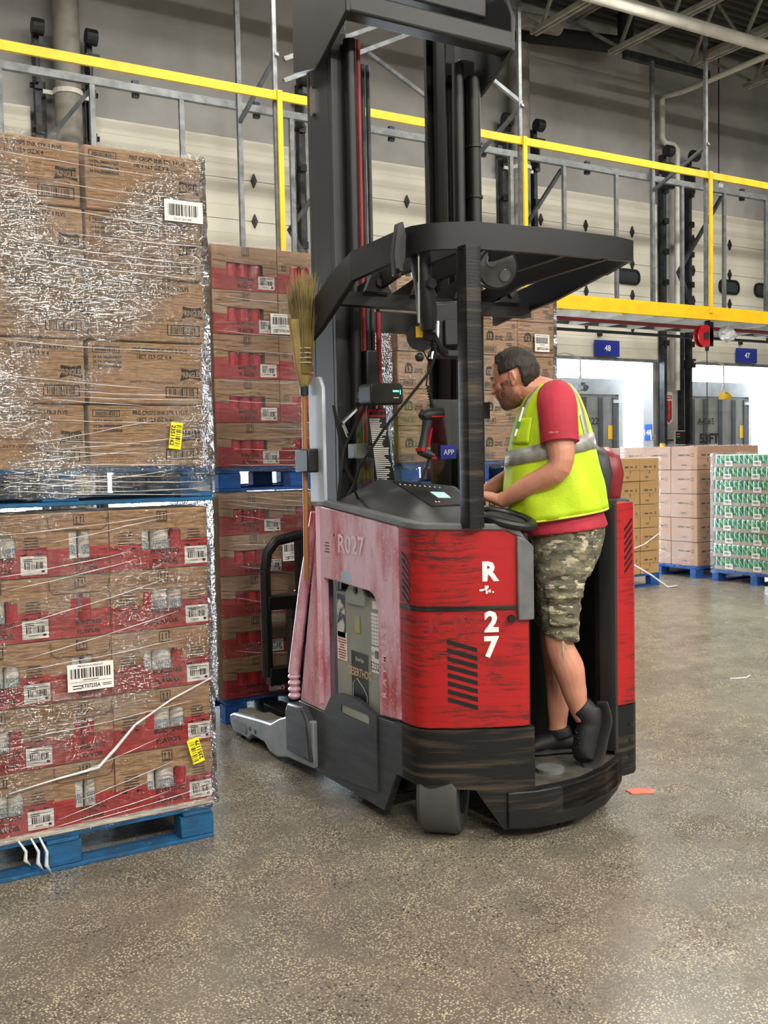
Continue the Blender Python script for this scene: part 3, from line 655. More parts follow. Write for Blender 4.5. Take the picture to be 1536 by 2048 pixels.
folds(w3, 2.1, 2.75, S2F - .016, [1.53, 1.56, 1.62, 1.75, 1.9, 2.02, 2.2, 2.3, 2.5], -.03, 3); folds(w4, 2.1, 2.75, S2F - .016, [1.33, 1.3, 1.27, 1.2, 1.05, .9, .7, .4], -.2, 6)
# labels stuck on the film
def plate(parent, x, z, w, h, num, y, seed):
    s = MB().box(x - w / 2, x + w / 2, y - .002, y - .001, z - h / 2, z + h / 2).build('pallet_label', M_stick, parent, label='white pallet license label')
    q = MB(); yy = y - .0028
    q.text('PRINGLES PALLET LICENSE PLATE', (x, yy, z + h * .39), X1, Z1, h * .06, sx=.75, bold=.01).bars((x, yy, z + h * .15), X1, Z1, w * .88, h * .36, seed, 44)
    strips(q, x, yy, z - h * .1, w * .55, 1, .01, 1, h * .025); q.quad((x, yy, z - h * .17), X1, Z1, w * .92, h * .012); strips(q, x - w * .3, yy, z - h * .3, w * .2, 2, h * .1, 2, h * .035); strips(q, x + w * .35, yy, z - h * .3, w * .2, 2, h * .06, 2, h * .025)
    q.text(num, (x, yy, z - h * .4), X1, Z1, h * .15, sx=.75, bold=.02); q.build('print', M_ink, s)
plate(w2, .935, .735, .175, .105, 'KT07235A', S1F - .02, 3)
plate(w3, 2.53, 2.36, .15, .12, 'KT07052A', S2F - .02, 8)
plate(w4, 2.57, 1.0, .15, .12, 'KT07051A', S2F - .02, 12)
plate(w5, 4.52, 2.33, .13, .12, 'KT07231A', S3F - .022, 14)
s = MB().box(1.285, 1.443, S1F - .022, S1F - .021, 2.5, 2.583).build('pallet_label', M_stick, w1, label='white barcode label')
MB().bars((1.362, S1F - .0232, 2.545), X1, Z1, .125, .045, 21, 50).text('PALLET 0023 4586 1', (1.362, S1F - .0232, 2.507), X1, Z1, .007).build('barcode', M_ink, s)
def ysticker(parent, x, z, rot, num, y):
    u = V((math.cos(rot), 0, math.sin(rot))); v = V((-math.sin(rot), 0, math.cos(rot))); o = V((x, y, z))
    b = MB(); w, h = .105, .05
    b.loft([[o + u * a * w / 2 + v * c * h / 2 + V((0, q, 0)) for a, c in ((-1, -1), (1, -1), (1, 1), (-1, 1))] for q in (0, -.0012)])
    s = b.build('yellow_sticker', M_ysl, parent, label='bright yellow sticker numbered %s' % num); o2 = o + V((0, -.0022, 0))
    MB().text(num, o2 - v * .022, u, v, .017, bold=.03).bars(o2 + v * .008, u, v, .085, .02, 5, 26).text('10/09/2024', o2 + v * .019 - u * .03, u, v, .006).build('number', M_ink, s)
ysticker(w1, 1.303, 1.655, math.radians(-98), '2351162', S1F - .022)
ysticker(w2, 1.345, .375, math.radians(-76 + 180 - 0), '2351179', S1F - .022)
# a twisted rope of loose film and torn tails on the lower left load
M_rope = mat('twisted_film', 'd9dadb', .3, col2='bfc1c3', scale=30)
rp = MB().tube([(.62, S1F - .022, .335), (.8, S1F - .022, .36), (.95, S1F - .022, .375), (1.02, S1F - .024, .44), (1.1, S1F - .022, .52), (1.25, S1F - .022, .6), (1.42, S1F - .022, .665)], [.003, .004, .006, .007, .005, .004, .003], 7)
rp.build('film_rope', M_rope, w2, smooth=True)
rp = MB()
for x, l in ((.645, .12), (.69, .16), (.72, .19)): rp.tube([(x, S1F - .03, .155), (x + .025, S1F - .035, .14 - l * .25), (x + .02, S1F - .04, .14 - l * .5), (x + .04, S1F - .032, .14 - l * .72)], [.003, .006, .008, .002], 6)
rp.build('film_tail', M_rope, w2, smooth=True)

# ------------------------------------------------------------------ far loads beside the docks
M_k2 = mat('tan_board_far', 'b28d5c', .75, col2='a58052', scale=2)
M_k3 = mat('brown_board_far', 'a48269', .75, col2='977661', scale=2)
def far_carton(name, w, h, d, m, seed, faces='y'):
    o = crate(name, w, h, d, m=m); p = MB(); y = -.002
    p.quad((-w * .2, y, h * .62), X1, Z1, w * .2, h * .07).quad((w * .05, y, h * .62), X1, Z1, w * .16, h * .05).rect((w * .3, y, h * .62), X1, Z1, w * .07, h * .12, .006)
    strips(p, -w * .15, y, h * .2, w * .2, 3, h * .03, 2, h * .015); p.quad((0, y, h * .4), X1, Z1, w * .03, h * .16)
    if 'x' in faces:
        x = -w / 2 - .002; u = (0, -1, 0)
        p.quad((x, d * .6, h * .62), u, Z1, d * .25, h * .07).quad((x, d * .35, h * .62), u, Z1, d * .16, h * .05).rect((x, d * .18, h * .62), u, Z1, d * .1, h * .14, .006).quad((x, d * .5, h * .2), u, Z1, d * .2, h * .05)
    p.build('print', M_ink2, o)
    g = MB().box(-w / 2 - .001, w / 2 + .001, -.0015, .002, h * .47, h * .475); g.build('flap_edge', M_ink2, o); return o
# tan load just right of the truck
pallet(8.05, 8.31, 0, 1.2, 1.016, 'blue pallet under the tan load right of the truck column', M_pal2)
fc = far_carton('tan_carton', .296, .264, .4, M_k2, 1); fi = True
for r in range(5):
    for c in range(4):
        lab = 'tan carton, %s row, %s column of the load right of the truck' % (ROW[5][r], CN[c]); loc = (7.6 + .3 * c + jit(.004), 8.32 + jit(.004), .145 + .27 * r)
        if fi: fc.location = loc; tag(fc, lab, 'carton', 'tan cartons right of the truck'); fi = False
        else: dup(fc, loc, lab)
# brown load: one long face seen at an angle
pallet(10.0, 8.44, 0, 1.2, 1.216, 'blue pallet under the brown load between the tan and green loads', M_pal2)
fb = far_carton('brown_carton', .37, .29, .42, M_k3, 1, 'xy'); fi = True
for r in range(5):
    for yk in range(3):
        for c in range(3 if yk == 0 else 1):
            lab = 'brown carton, %s row, %s of the load beside the green cans' % (ROW[5][r], ('near corner', 'front second', 'front third')[c] if yk == 0 else ('', 'side middle', 'side rear')[yk])
            loc = (9.62 + .376 * c + jit(.005), 8.45 + .426 * yk, .145 + .2965 * r)
            if fi: fb.location = loc; tag(fb, lab, 'carton', 'brown cartons beside the green cans'); fi = False
            else: dup(fb, loc, lab)
# pale cartons further back
pallet(10.0, 9.95, 0, 1.2, 1.216, 'blue pallet under the pale load behind the brown one', M_pal2)
fp = far_carton('pale_carton', .3, .29, .3, mat('pale_board', 'b9a394', .75), 1, 'xy'); fi = True
for r in range(5):
    for yk in range(4):
        lab = 'pale carton, %s row, %s in the load behind the brown cartons' % (ROW[5][r], ('first', 'second', 'third', 'last')[yk]); loc = (9.58, 9.96 + .303 * yk, .145 + .2965 * r)
        if fi: fp.location = loc; tag(fp, lab, 'carton', 'pale cartons behind the brown load'); fi = False
        else: dup(fp, loc, lab)
wrap(9.43, 10.56, 8.45, 9.73, .12, 1.64, FILM5, 'clear stretch wrap around the brown load beside the green cans', seed=9, flare=.01)
wrap(7.45, 8.655, 8.32, 8.72, .25, 1.5, FILM5, 'clear stretch wrap around the tan load right of the truck', seed=10)
fl = MB().tube([(8.62, 8.27, .62), (8.3, 8.22, .5), (8.0, 8.25, .42), (7.9, 8.2, .62)], .008, 6).tube([(8.0, 8.22, .35), (8.35, 8.15, .15), (8.5, 8.05, .012), (8.66, 8.05, .012)], .012, 6)
tag(fl.build('film_tail', M_rope, smooth=True), 'loose twisted film hanging off the tan load onto the floor', 'stretch wrap')

# green can cases
M_cg = mat('green_can_print', '1f7d55', .3, col2='6fae7a', scale=14, lo=.42, hi=.62)
M_ctop = mat('can_aluminium', 'b9d8c9', .3, .4, col2='a2c9bb', scale=8)
M_tray = mat('grey_tray_board', '9d9184', .75, col2='8f8477', scale=3)
M_lines = mat('film_print', '9fc9b4', .4)
def can_case():
    t = MB().box(0, .26, -.4, 0, 0, .042).build('can_case', M_tray); n = 6
    for i in range(n):
        for j in range(2 if i == 0 else 1):
            x, y = .034 + j * .066, -.034 - i * .0664
            b = MB(); k = 10; ring = lambda z, q: [(x + q * math.cos(2 * PI * a / k), y + q * math.sin(2 * PI * a / k), z) for a in range(k)]
            b.loft([ring(.008, .032), ring(.138, .032)], True, 0).loft([ring(.138, .032), ring(.151, .027)], True, 1); b.build('can', [M_cg, M_ctop], t, smooth='a')
    for i in range(9):
        a = -.03 - i * .04
        if i % 4 != 3: MB().add([(-.003, a, .14), (-.003, a - .009, .14), (-.003, a - .075, .05), (-.003, a - .066, .05)], [(0, 1, 2, 3)]).build('printed_stripe', M_ink if i % 2 else M_lines, t)
    MB().box(-.004, -.001, -.27, -.16, .015, .072).build('label', M_stick, t)
    q = MB().bars((-.006, -.215, .045), (0, -1, 0), Z1, .08, .03, 2, 16); q.build('barcode', M_ink, t); return t
pallet(10.02, 7.0, 0, 1.2, 1.216, 'blue pallet under the green can cases at right edge', M_pal2)
fi = True
for r in range(9):
    for yk in range(3):
        lab = 'green can case, %s tier, %s along the load at the right edge' % (ROW[9][r], ('far', 'middle', 'near')[yk]); loc = (9.425 + jit(.006), 8.2 - .405 * yk - (.0 if r % 2 else .02), .145 + .152 * r)
        if fi: cc = can_case(); cc.location = loc; tag(cc, lab, 'can case', 'green can cases'); fi = False
        else: dup(cc, loc, lab)
wrap(9.41, 9.7, 7.0, 8.2, .1, 1.535, FILM5, 'clear stretch wrap around the green can cases', seed=12, g=.014)
# litter on the floor
tag(MB().prism([(3.2, 3.25), (3.29, 3.2), (3.33, 3.24), (3.27, 3.3), (3.21, 3.3)], 'z', .0005, .004).build('paper_scrap', mat('coral_paper', 'e0735c', .7)), 'small coral paper scrap on the floor right of the truck', 'paper')
tag(MB().tube([(5.4, 4.55, .004), (5.5, 4.5, .006), (5.58, 4.54, .004)], .005, 6).build('film_scrap', M_rope), 'thin scrap of clear film on the open floor at right', 'scrap')
# ------------------------------------------------------------------ lift truck materials
def truck_paint(name, worn):
    m, N, b = blank(name); v = coord(N); c = mixc(N, noise(N, v, 3), 'b01519', '9a0b10')
    wv = N.new('ShaderNodeMix', data_type='VECTOR'); wv.inputs[0].default_value = .06; nz = N.new('ShaderNodeTexNoise'); nz.inputs['Scale'].default_value = 3.0; N.lk(v, nz.inputs['Vector']); N.lk(v, wv.inputs[4]); N.lk(nz.outputs['Color'], wv.inputs[5])
    def st(sc): mp = N.new('ShaderNodeMapping'); mp.inputs['Scale'].default_value = sc; N.lk(wv.outputs[1], mp.inputs[0]); return mp.outputs[0]
    g = noise(N, v, 3.2, 5, .65)
    if worn:    # scuffed paint, with the pale grazing glare of daylight mixed into its colour
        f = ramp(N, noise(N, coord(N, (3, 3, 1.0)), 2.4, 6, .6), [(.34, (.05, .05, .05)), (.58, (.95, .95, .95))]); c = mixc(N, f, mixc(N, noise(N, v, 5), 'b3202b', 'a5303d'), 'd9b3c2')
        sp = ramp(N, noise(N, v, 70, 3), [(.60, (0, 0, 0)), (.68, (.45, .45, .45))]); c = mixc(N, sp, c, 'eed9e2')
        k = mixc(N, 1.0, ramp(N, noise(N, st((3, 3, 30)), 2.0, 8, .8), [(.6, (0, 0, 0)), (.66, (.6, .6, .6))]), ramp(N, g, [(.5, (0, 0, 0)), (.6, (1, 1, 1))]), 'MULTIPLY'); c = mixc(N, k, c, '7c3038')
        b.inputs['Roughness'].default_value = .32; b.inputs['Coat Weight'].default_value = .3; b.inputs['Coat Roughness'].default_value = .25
    else:
        b.inputs['Roughness'].default_value = .45
        for sc, lo, col, gl, gh in (((2.0, 2.0, 34), .52, '640f10', .38, .52), ((5, 5, 60), .525, '2c1a17', .46, .56), ((14, 14, 22), .56, '3a2420', .48, .58)):
            k = mixc(N, 1.0, ramp(N, noise(N, st(sc), 1.6, 9, .8), [(lo, (0, 0, 0)), (lo + .04, (.85, .85, .85))]), ramp(N, g, [(gl, (0, 0, 0)), (gh, (1, 1, 1))]), 'MULTIPLY'); c = mixc(N, k, c, col)
    N.lk(c, b.inputs['Base Color']); bumpn(N, b, noise(N, st((2.5, 2.5, 20)), 2.0, 6, .7), .1, .004); return m
M_tred = truck_paint('scratched_red_paint', False)
M_tpink = truck_paint('scuffed_red_with_glare', True)
M_skirt = mat('scuffed_charcoal_steel', '4a4d52', .42, .35, col2='32353a', scale=4, stretch=(1, 1, 7), lo=.3, hi=.7, bump=.1)
M_blk = mat('scraped_black_steel', '17181a', .42, .3, col2='4a4136', scale=3, stretch=(1, 1, 14), lo=.5, hi=.72, bump=.12)
M_mast = mat('mast_black', '090a0b', .45, .1, col2='0f1011', scale=3)
M_mgrey = mat('mast_charcoal_face', '292a2b', .5, .1, col2='323333', scale=2.2)
M_cons = mat('console_charcoal', '2a2c2e', .5, col2='2b2d2f', scale=30, bump=.05)
M_trim = mat('grey_moulding', '6a6b6b', .55, col2='58595a', scale=8)
M_tire = mat('grey_tyre', '3f403e', .7, col2='34352f', scale=6)
M_chrome = mat('chrome', 'c8c8c8', .15, 1.0)
M_case = mat('battery_case_grey', '97998f', .5, col2='86887e', scale=2.5)
M_galv = mat('pale_outrigger_paint', '8f9599', .45, .2, col2='7a8084', scale=5)

TR = thing('reach_truck', (2.65, 3.6, 0), 'scuffed red and black stand-up reach truck carrying the man', 'forklift')
XL = 2.09
top = lambda y: 1.335 - .086 * (4.14 - y)
# ---- chassis, skirt and battery side
MB().box(2.14, 3.2, 3.62, 4.4, .09, .3).box(2.52, 3.18, 4.08, 4.34, .3, 1.1).build('chassis', M_blk, TR)
MB().prism([(4.22, .05), (3.575, .05), (3.47, .236), (3.42, .236), (3.42, .455), (3.615, .445), (4.1, .36), (4.4, .36), (4.4, .2)], 'x', XL - .005, XL + .03).build('side_skirt', M_skirt, TR, bevel=.003, seg=1)
g = MB().prism([(4.115, .07), (3.62, .12), (3.62, .45), (3.8, .49), (3.96, .482), (4.04, .45), (4.115, .36)], 'x', XL - .012, XL + .012, [rrect(3.68, 3.94, .395, .44, .02)]).build('battery_gate', M_skirt, TR, bevel=.004, seg=1)
MB().box(XL - .0075, XL - .004, 3.68, 3.935, .398, .438).build('slot_back', M_case, g)
o = [(4.14, top(4.14)), (3.435, top(3.435)), (3.435, .47), (3.61, .455), (3.61, .85)] + arc(3.69, .9, .08, 180, 90, 5) + [(4.105, .998), (4.105, .36), (4.39, .36), (4.28, .8)]
sp = MB().prism(o, 'x', XL, XL + .03).build('side_panel', M_tpink, TR, bevel=.006, label='side panel of scuffed red paint with painted-in pinkish glare')
MB().text('R027', (XL - .0015, 3.83, 1.13), (0, -1, 0), Z1, .085, bold=.02).build('number', mat('worn_white_print', 'e9d6da', .6, col2='dcbcc4', scale=20), sp)
q = MB()
for i, ch in enumerate('RAYMOND'): q.text(ch, (XL - .0015, 3.545, .555 + i * .05), Z1, (0, 1, 0), .035, bold=.03)
q.build('side_lettering', mat('worn_pale_print', 'dfb7be', .6, col2='cf8f99', scale=18, lo=.45, hi=.55), sp)
MB().box(XL - .0012, XL, 3.84, 3.93, .998, 1.045).build('small_sticker', mat('pale_blue_sticker', '9fb6c4', .5), sp)
for y in (3.99, 3.91): MB().cyl((XL - .001, y, 1.205), (XL + .004, y, 1.205), .006, 10).build('rivet_hole', M_black, sp)
q = MB(); strips(q, 0, 0, 0, .06, 4, .014, 3, .004); q.v = [(XL - .0012, 4.06 - a, 1.165 + c) for a, b, c in q.v]; q.build('notice', M_ink2, sp)
# slanting front edge of the panel with its rubber boot
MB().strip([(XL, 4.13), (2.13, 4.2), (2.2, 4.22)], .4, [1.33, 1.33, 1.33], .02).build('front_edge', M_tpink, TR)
b = MB()
for k in range(4): b.sphere((2.07, 4.41, .385 + k * .032), (.032, .032, .02), 12, 6)
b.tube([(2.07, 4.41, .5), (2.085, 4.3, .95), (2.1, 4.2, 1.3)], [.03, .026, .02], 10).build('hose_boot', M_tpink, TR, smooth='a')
# ---- rear power cover: a curved shell in two pieces
RP = [(XL, 3.425), (XL, 3.345), (XL + .008, 3.31), (XL + .03, 3.275), (2.2, 3.215), (2.3, 3.16), (2.4, 3.115), (2.455, 3.093), (2.48, 3.088), (2.495, 3.1), (2.5, 3.2)]
zt = [1.272, 1.266, 1.263, 1.262, 1.26, 1.258, 1.255, 1.225, 1.19, 1.165, 1.165]
uc = MB().strip(RP, .955, zt, .03).build('upper_cover', M_tred, TR, smooth='a')
lc = MB().strip(RP, [.47] * 11, [.945] * 11, .03).build('lower_cover', M_tred, TR, smooth='a')
MB().strip([(x + .012, y + .01) for x, y in RP], .45, [1.24] * 9 + [1.15] * 2, .02).build('inner_shell', M_black, TR)
T = V((.895, -.446, 0))
q = MB()
def onface(x): return 3.16 - (x - 2.3) * .45
def slot(b, p, L, slant, u, w=.02, n=None):
    p = V(p); u = V(u); a = p - u * L / 2 + Z1 * slant / 2; c = p + u * L / 2 - Z1 * slant / 2; nn = V(n) if n else V((u.y, -u.x, 0)); 
    b.loft([[a + Z1 * w / 2 + nn * e, c + Z1 * w / 2 + nn * e, c - Z1 * w / 2 + nn * e, a - Z1 * w / 2 + nn * e] for e in (.0025, -.03)])
u2 = (V((2.285, 3.168, 0)) - V((2.185, 3.224, 0))).normalized()
for i in range(8):
    b = MB(); slot(b, (2.236, 3.196, .80 - i * .033), .118, .036, u2, .017); b.build('vent_slot', M_black, lc)
for i in range(7):
    b = MB(); slot(b, (XL, 3.375, 1.14 - i * .0275), .055, .045, (0, -1, 0), .013, (-1, 0, 0)); b.build('vent_slot', M_black, uc)
M_dec = mat('chipped_white_decal', 'f1ede6', .5, col2='f1ede6', scale=40)
def chip(name, pa, ch, x, z, h, mt, e=.002):
    for q in range(len(RP) - 1):
        if RP[q][0] <= x < RP[q + 1][0]: break
    a_, c_ = V((*RP[q], 0)), V((*RP[q + 1], 0)); t_ = (c_ - a_).normalized(); p_ = a_ + t_ * ((x - a_.x) / t_.x) + V((t_.y, -t_.x, 0)) * e; p_.z = z
    MB().text(ch, p_, t_, Z1, h, bold=.045).build(name, mt, pa)
chip('numeral', uc, 'R', 2.34, 1.06, .075, M_dec, .003); chip('numeral', lc, '2', 2.34, .857, .08, M_dec, .003); chip('numeral', lc, '7', 2.34, .757, .08, M_dec, .003)
b = MB(); P0 = V((2.333, onface(2.333), 1.02)) + V((-.446, -.895, 0)) * .004
for i in range(9): b.quad(P0 + T * (random.uniform(-.035, .02)) + Z1 * random.uniform(-.014, .014), T, Z1, random.uniform(.006, .02), random.uniform(.004, .012))
b.build('numeral', M_dec, uc)
M_ghost = mat('ghost_lettering', '84121a', .55, col2='9a1016', scale=25)
for i, ch in enumerate('R027'):
    x = (2.152, 2.225, 2.275, 2.395)[i]; chip('old_numeral', lc, ch, x, .858, .07, M_ghost, .001)
MB().cyl(V((2.415, 3.112, .905)), V((2.405, 3.09, .905)), .015, 14).build('lock', M_black, lc, smooth='a')
MB().strip([(x - .004 if x < 2.2 else x - .002, y - .004) for x, y in RP[:9]], .94, .958, .012).build('seam_strip', M_blk, TR)
# grey knee pad at the entry and edge moulding
MB().strip([(2.43, 3.085), (2.47, 3.07), (2.505, 3.075), (2.52, 3.12), (2.52, 3.34)], .895, [1.235, 1.215, 1.19, 1.2, 1.24], .05).build('knee_pad', M_trim, TR, smooth='a', bevel=.012)
zl = [z for z in zt]
LP = [(XL - .004, 4.15), (XL - .006, 3.8)] + [(x - .006, y - .006) for x, y in RP[:9]]
ZL = [1.337, 1.308] + zt[:9]
MB().strip(LP, ZL, [z + .03 - .004 * i / 10 for i, z in enumerate(ZL)], .05).build('edge_moulding', M_trim, TR, smooth='a', bevel=.006)
# black corner guard below the cover, and the wheel
CP_ = [(XL - .004, 3.47), (XL - .006, 3.345), (XL + .003, 3.305), (XL + .026, 3.268), (2.2, 3.205), (2.27, 3.167), (2.305, 3.148), (2.37, 3.118), (2.5, 3.078)]
MB().strip(CP_, [.236, .236, .23, .228, .226, .22, .16, .055, .045], .462, .03).build('corner_guard', M_blk, TR, smooth='a')
b = MB(); wx, wy, wr = 2.25, 3.36, .168; a0 = V((.70, -.71, 0)).normalized()
H = [(-.085, wr * .93), (-.07, wr), (.06, wr), (.078, wr * .93)]
b.loft([[V((wx, wy, wr)) + a0 * s + (Z1 * math.sin(2 * PI * k / 36) + V((a0.y, -a0.x, 0)) * math.cos(2 * PI * k / 36)) * r for k in range(36)] for s, r in H])
wh = b.build('drive_wheel', M_tire, TR, smooth='a')
MB().cyl(V((wx, wy, wr)) - a0 * .079, V((wx, wy, wr)) + a0 * .082, .085, 20).build('wheel_hub', M_blk, wh, smooth='a')
MB().cyl((3.0, 3.4, .11), (3.1, 3.4, .11), .11, 20).build('caster', M_tire, TR, smooth='a')
MB().box(2.15, 2.33, 3.38, 3.5, .26, .46).build('wheel_fork', M_blk, TR)
# ---- operator platform and bumper
BP = [(2.38, 3.1), (2.5, 3.062), (2.62, 3.05), (2.75, 3.058), (2.9, 3.1), (3.03, 3.165), (3.1, 3.21)]
MB().strip(BP, [.06, .05, .05, .045, .055, .075, .09], [.205] * 7, .06).build('step_bumper', M_blk, TR, smooth='a', bevel=.006)
MB().prism([(2.5, 3.08)] + BP[2:] + [(3.1, 3.75), (2.5, 3.75)], 'z', .1, .21).build('platform', M_blk, TR)
MB().prism([(2.51, 3.1), (2.62, 3.085), (2.75, 3.092), (2.9, 3.135), (3.07, 3.22), (3.07, 3.74), (2.51, 3.74)], 'z', .21, .216).build('floor_mat', mat('dusty_floor_mat', '4e4a44', .8, col2='38352f', scale=14, bump=.3, bscale=60), TR)
MB().prism(arc(2.68, 3.2, .06, 0, 360, 16)[:-1], 'z', .216, .232).build('floor_pedal', M_trim, TR)
# ---- right side: column, pad, backrest, side wall and front bulkhead
CR = [(3.06, 3.213), (3.12, 3.206), (3.175, 3.212), (3.21, 3.235), (3.222, 3.29), (3.222, 3.62)]
rc = MB().strip(CR, .43, [1.335, 1.338, 1.335, 1.33, 1.31, 1.3], .045).build('rear_column', M_tred, TR, smooth='a', bevel=.006)
for i in range(7):
    b = MB(); slot(b, (3.145, 3.209, 1.235 - i * .031), .05, -.045, V((.99, .1, 0)).normalized(), .013); b.build('vent_slot', M_black, rc)
MB().strip(CR, .115, .43, .05).build('column_foot', M_blk, TR, smooth='a')
for z in (.2, .27, .34): MB().cyl((3.15, 3.205, z), (3.15, 3.225, z), .008, 10).build('bolt', M_black, TR)
MB().strip([(3.03, 3.27), (3.032, 3.21), (3.045, 3.188), (3.065, 3.195)], .24, 1.345, .02).build('column_edging', M_cons, TR, smooth='a')
MB().box(3.19, 3.22, 3.6, 4.3, .1, 1.28).build('right_panel', M_tred, TR, bevel=.01)
MB().box(3.06, 3.19, 3.3, 3.75, .22, 1.34).build('back_pad', M_black, TR, bevel=.03)
MB().box(2.5, 3.19, 3.6, 3.63, .1, 1.26).build('bulkhead', M_black, TR)
bk = MB().prism([(3.3, 1.32), (3.27, 1.46), (3.29, 1.54), (3.36, 1.58), (3.58, 1.58), (3.66, 1.54), (3.68, 1.32)], 'x', 3.1, 3.21).build('backrest', mat('dark_red_backrest', '7d1c24', .4, col2='6c171e', scale=3), TR, bevel=.04, seg=3)
MB().prism([(3.29, 1.3), (3.26, 1.46), (3.285, 1.55), (3.355, 1.59), (3.58, 1.59), (3.66, 1.55), (3.69, 1.3)], 'x', 3.04, 3.125).build('cushion', M_cons, bk, bevel=.03, seg=3)
MB().box(3.07, 3.22, 3.26, 3.7, 1.3, 1.35).build('armrest_cap', M_cons, TR, bevel=.02)
# ---- console
cn = MB()
cn.add([(XL + .04, 4.12, 1.33), (XL + .04, 3.43, 1.285), (2.13, 3.3, 1.27), (2.42, 3.13, 1.255), (2.5, 3.12, 1.2), (2.56, 3.6, 1.2), (2.62, 4.05, 1.2),
        (2.2, 4.0, 1.40), (2.28, 3.9, 1.46), (2.58, 3.72, 1.418), (2.46, 3.35, 1.31), (2.25, 3.3, 1.29), (2.17, 3.5, 1.31)],
       [(0, 7, 12, 1), (7, 8, 12), (8, 9, 10, 11), (8, 11, 12), (1, 12, 11, 2), (2, 11, 10, 3), (3, 10, 4), (4, 10, 9, 5), (9, 6, 5), (9, 8, 7, 6), (7, 0, 6)])
con = cn.build('console', M_cons, TR, bevel=.012)
def onc(s, t, e=.004):                                     # point on the sloped console face
    a, b_, c, d = V((2.25, 3.3, 1.29)), V((2.46, 3.35, 1.31)), V((2.58, 3.72, 1.418)), V((2.28, 3.9, 1.46))
    p = (a * (1 - s) + b_ * s) * (1 - t) + (d * (1 - s) + c * s) * t; n = (b_ - a).cross(d - a).normalized(); return p + n * e
def cpatch(name, s0, s1, t0, t1, m, e=.006):
    return MB().loft([[onc(s0, t0, q), onc(s1, t0, q), onc(s1, t1, q), onc(s0, t1, q)] for q in (-.002, e)]).build(name, m, con)
cpatch('keypad', .12, .92, .3, .92, mat('keypad_black', '1e2022', .35), .004)
cpatch('display', .46, .68, .5, .66, emis('console_display', '9ad2c0', .7), .006)
for i in range(9): cpatch('indicator', .14 + i * .07, .155 + i * .07, .82, .84, M_lett, .006)
for s in (.3, .36): cpatch('indicator', s, s + .02, .38, .4, M_lett, .006)
cpatch('warning_line', .42, .43, .36, .46, M_red, .006)
# steering wheel and its hub
sw = V((2.462, 3.2, 1.297)); nz = V((.12, -.25, .96)).normalized(); ux = nz.cross(V((0, 1, 0))).normalized(); uy = nz.cross(ux)
ring = [sw + ux * (.113 * math.cos(2 * PI * k / 28)) + uy * (.113 * math.sin(2 * PI * k / 28)) for k in range(29)]
st = MB().tube(ring, .019, 10, False).build('steering_wheel', M_black, TR, smooth='a')
MB().loft([[sw + nz * h + ux * (r * math.cos(2 * PI * k / 20)) + uy * (r * math.sin(2 * PI * k / 20)) for k in range(20)] for h, r in ((-.05, .06), (-.01, .096), (.004, .08), (.008, .03))]).build('hub_plate', M_cons, st, smooth='a')
MB().tube([sw - nz * .04, (2.42, 3.26, 1.2)], [.05, .06], 14).build('steering_column', M_cons, st, smooth='a')
# ---- overhead guard
GP = [(XL, 3.78), (XL, 3.42), (XL + .012, 3.31), (XL + .05, 3.235), (XL + .13, 3.19), (2.3, 3.165), (2.66, 3.15), (3.05, 3.17), (3.18, 3.2), (3.215, 3.27), (3.215, 3.4)]
hd = MB().strip(GP, [2.315, 2.335, 2.345, 2.35, 2.352, 2.355, 2.365, 2.375, 2.385, 2.39, 2.36], [2.44, 2.45, 2.452, 2.452, 2.455, 2.46, 2.468, 2.475, 2.475, 2.465, 2.45], .025).build('guard_frame', M_mast, TR, smooth='a')
MB().prism([(3.78, 2.315), (3.78, 2.44), (3.95, 2.39), (4.15, 2.29), (4.2, 2.26), (4.2, 2.1), (4.1, 2.14), (3.95, 2.22)], 'x', XL, XL + .03).build('guard_arm', M_mgrey, TR, bevel=.004, seg=1)
MB().prism([(3.38, 2.37), (3.38, 2.452), (3.7, 2.43), (4.15, 2.37), (4.24, 2.34), (4.24, 2.235), (4.15, 2.25), (3.75, 2.295)], 'x', 3.19, 3.22).build('guard_arm', M_mast, TR, bevel=.004, seg=1)
for x in (2.32, 2.54, 2.77, 2.99):
    MB().prism([(3.17, 2.37), (3.17, 2.445), (3.7, 2.44), (4.2, 2.34), (4.2, 2.26), (3.75, 2.35)], 'x', x - .012, x + .012).build('guard_bar', M_mast, TR)
MB().box(XL + .03, 3.2, 3.93, 3.99, 2.24, 2.3).build('cross_bar', M_mast, TR)
for x in (2.3, 2.55, 2.8, 3.05):
    gs = MB().prism([(x - .07, 2.3), (x + .07, 2.3), (x + .02, 2.39), (x - .03, 2.39)], 'y', 3.9, 3.925).build('gusset', M_mast, TR)
    MB().cyl((x, 3.9, 2.34), (x, 3.885, 2.34), .018, 6).build('bolt', M_dsteel, gs)
MB().box(2.42, 3.0, 4.1, 4.14, 2.25, 2.3).build('mast_tie', mat('pale_mast_tie', '7f7d73', .5), TR)
b = MB().prism(rrect(2.235, 2.308, 3.13, 3.2, .008, 2), 'z', 1.27, 2.36); b.build('guard_post', M_blk, TR, smooth='a')
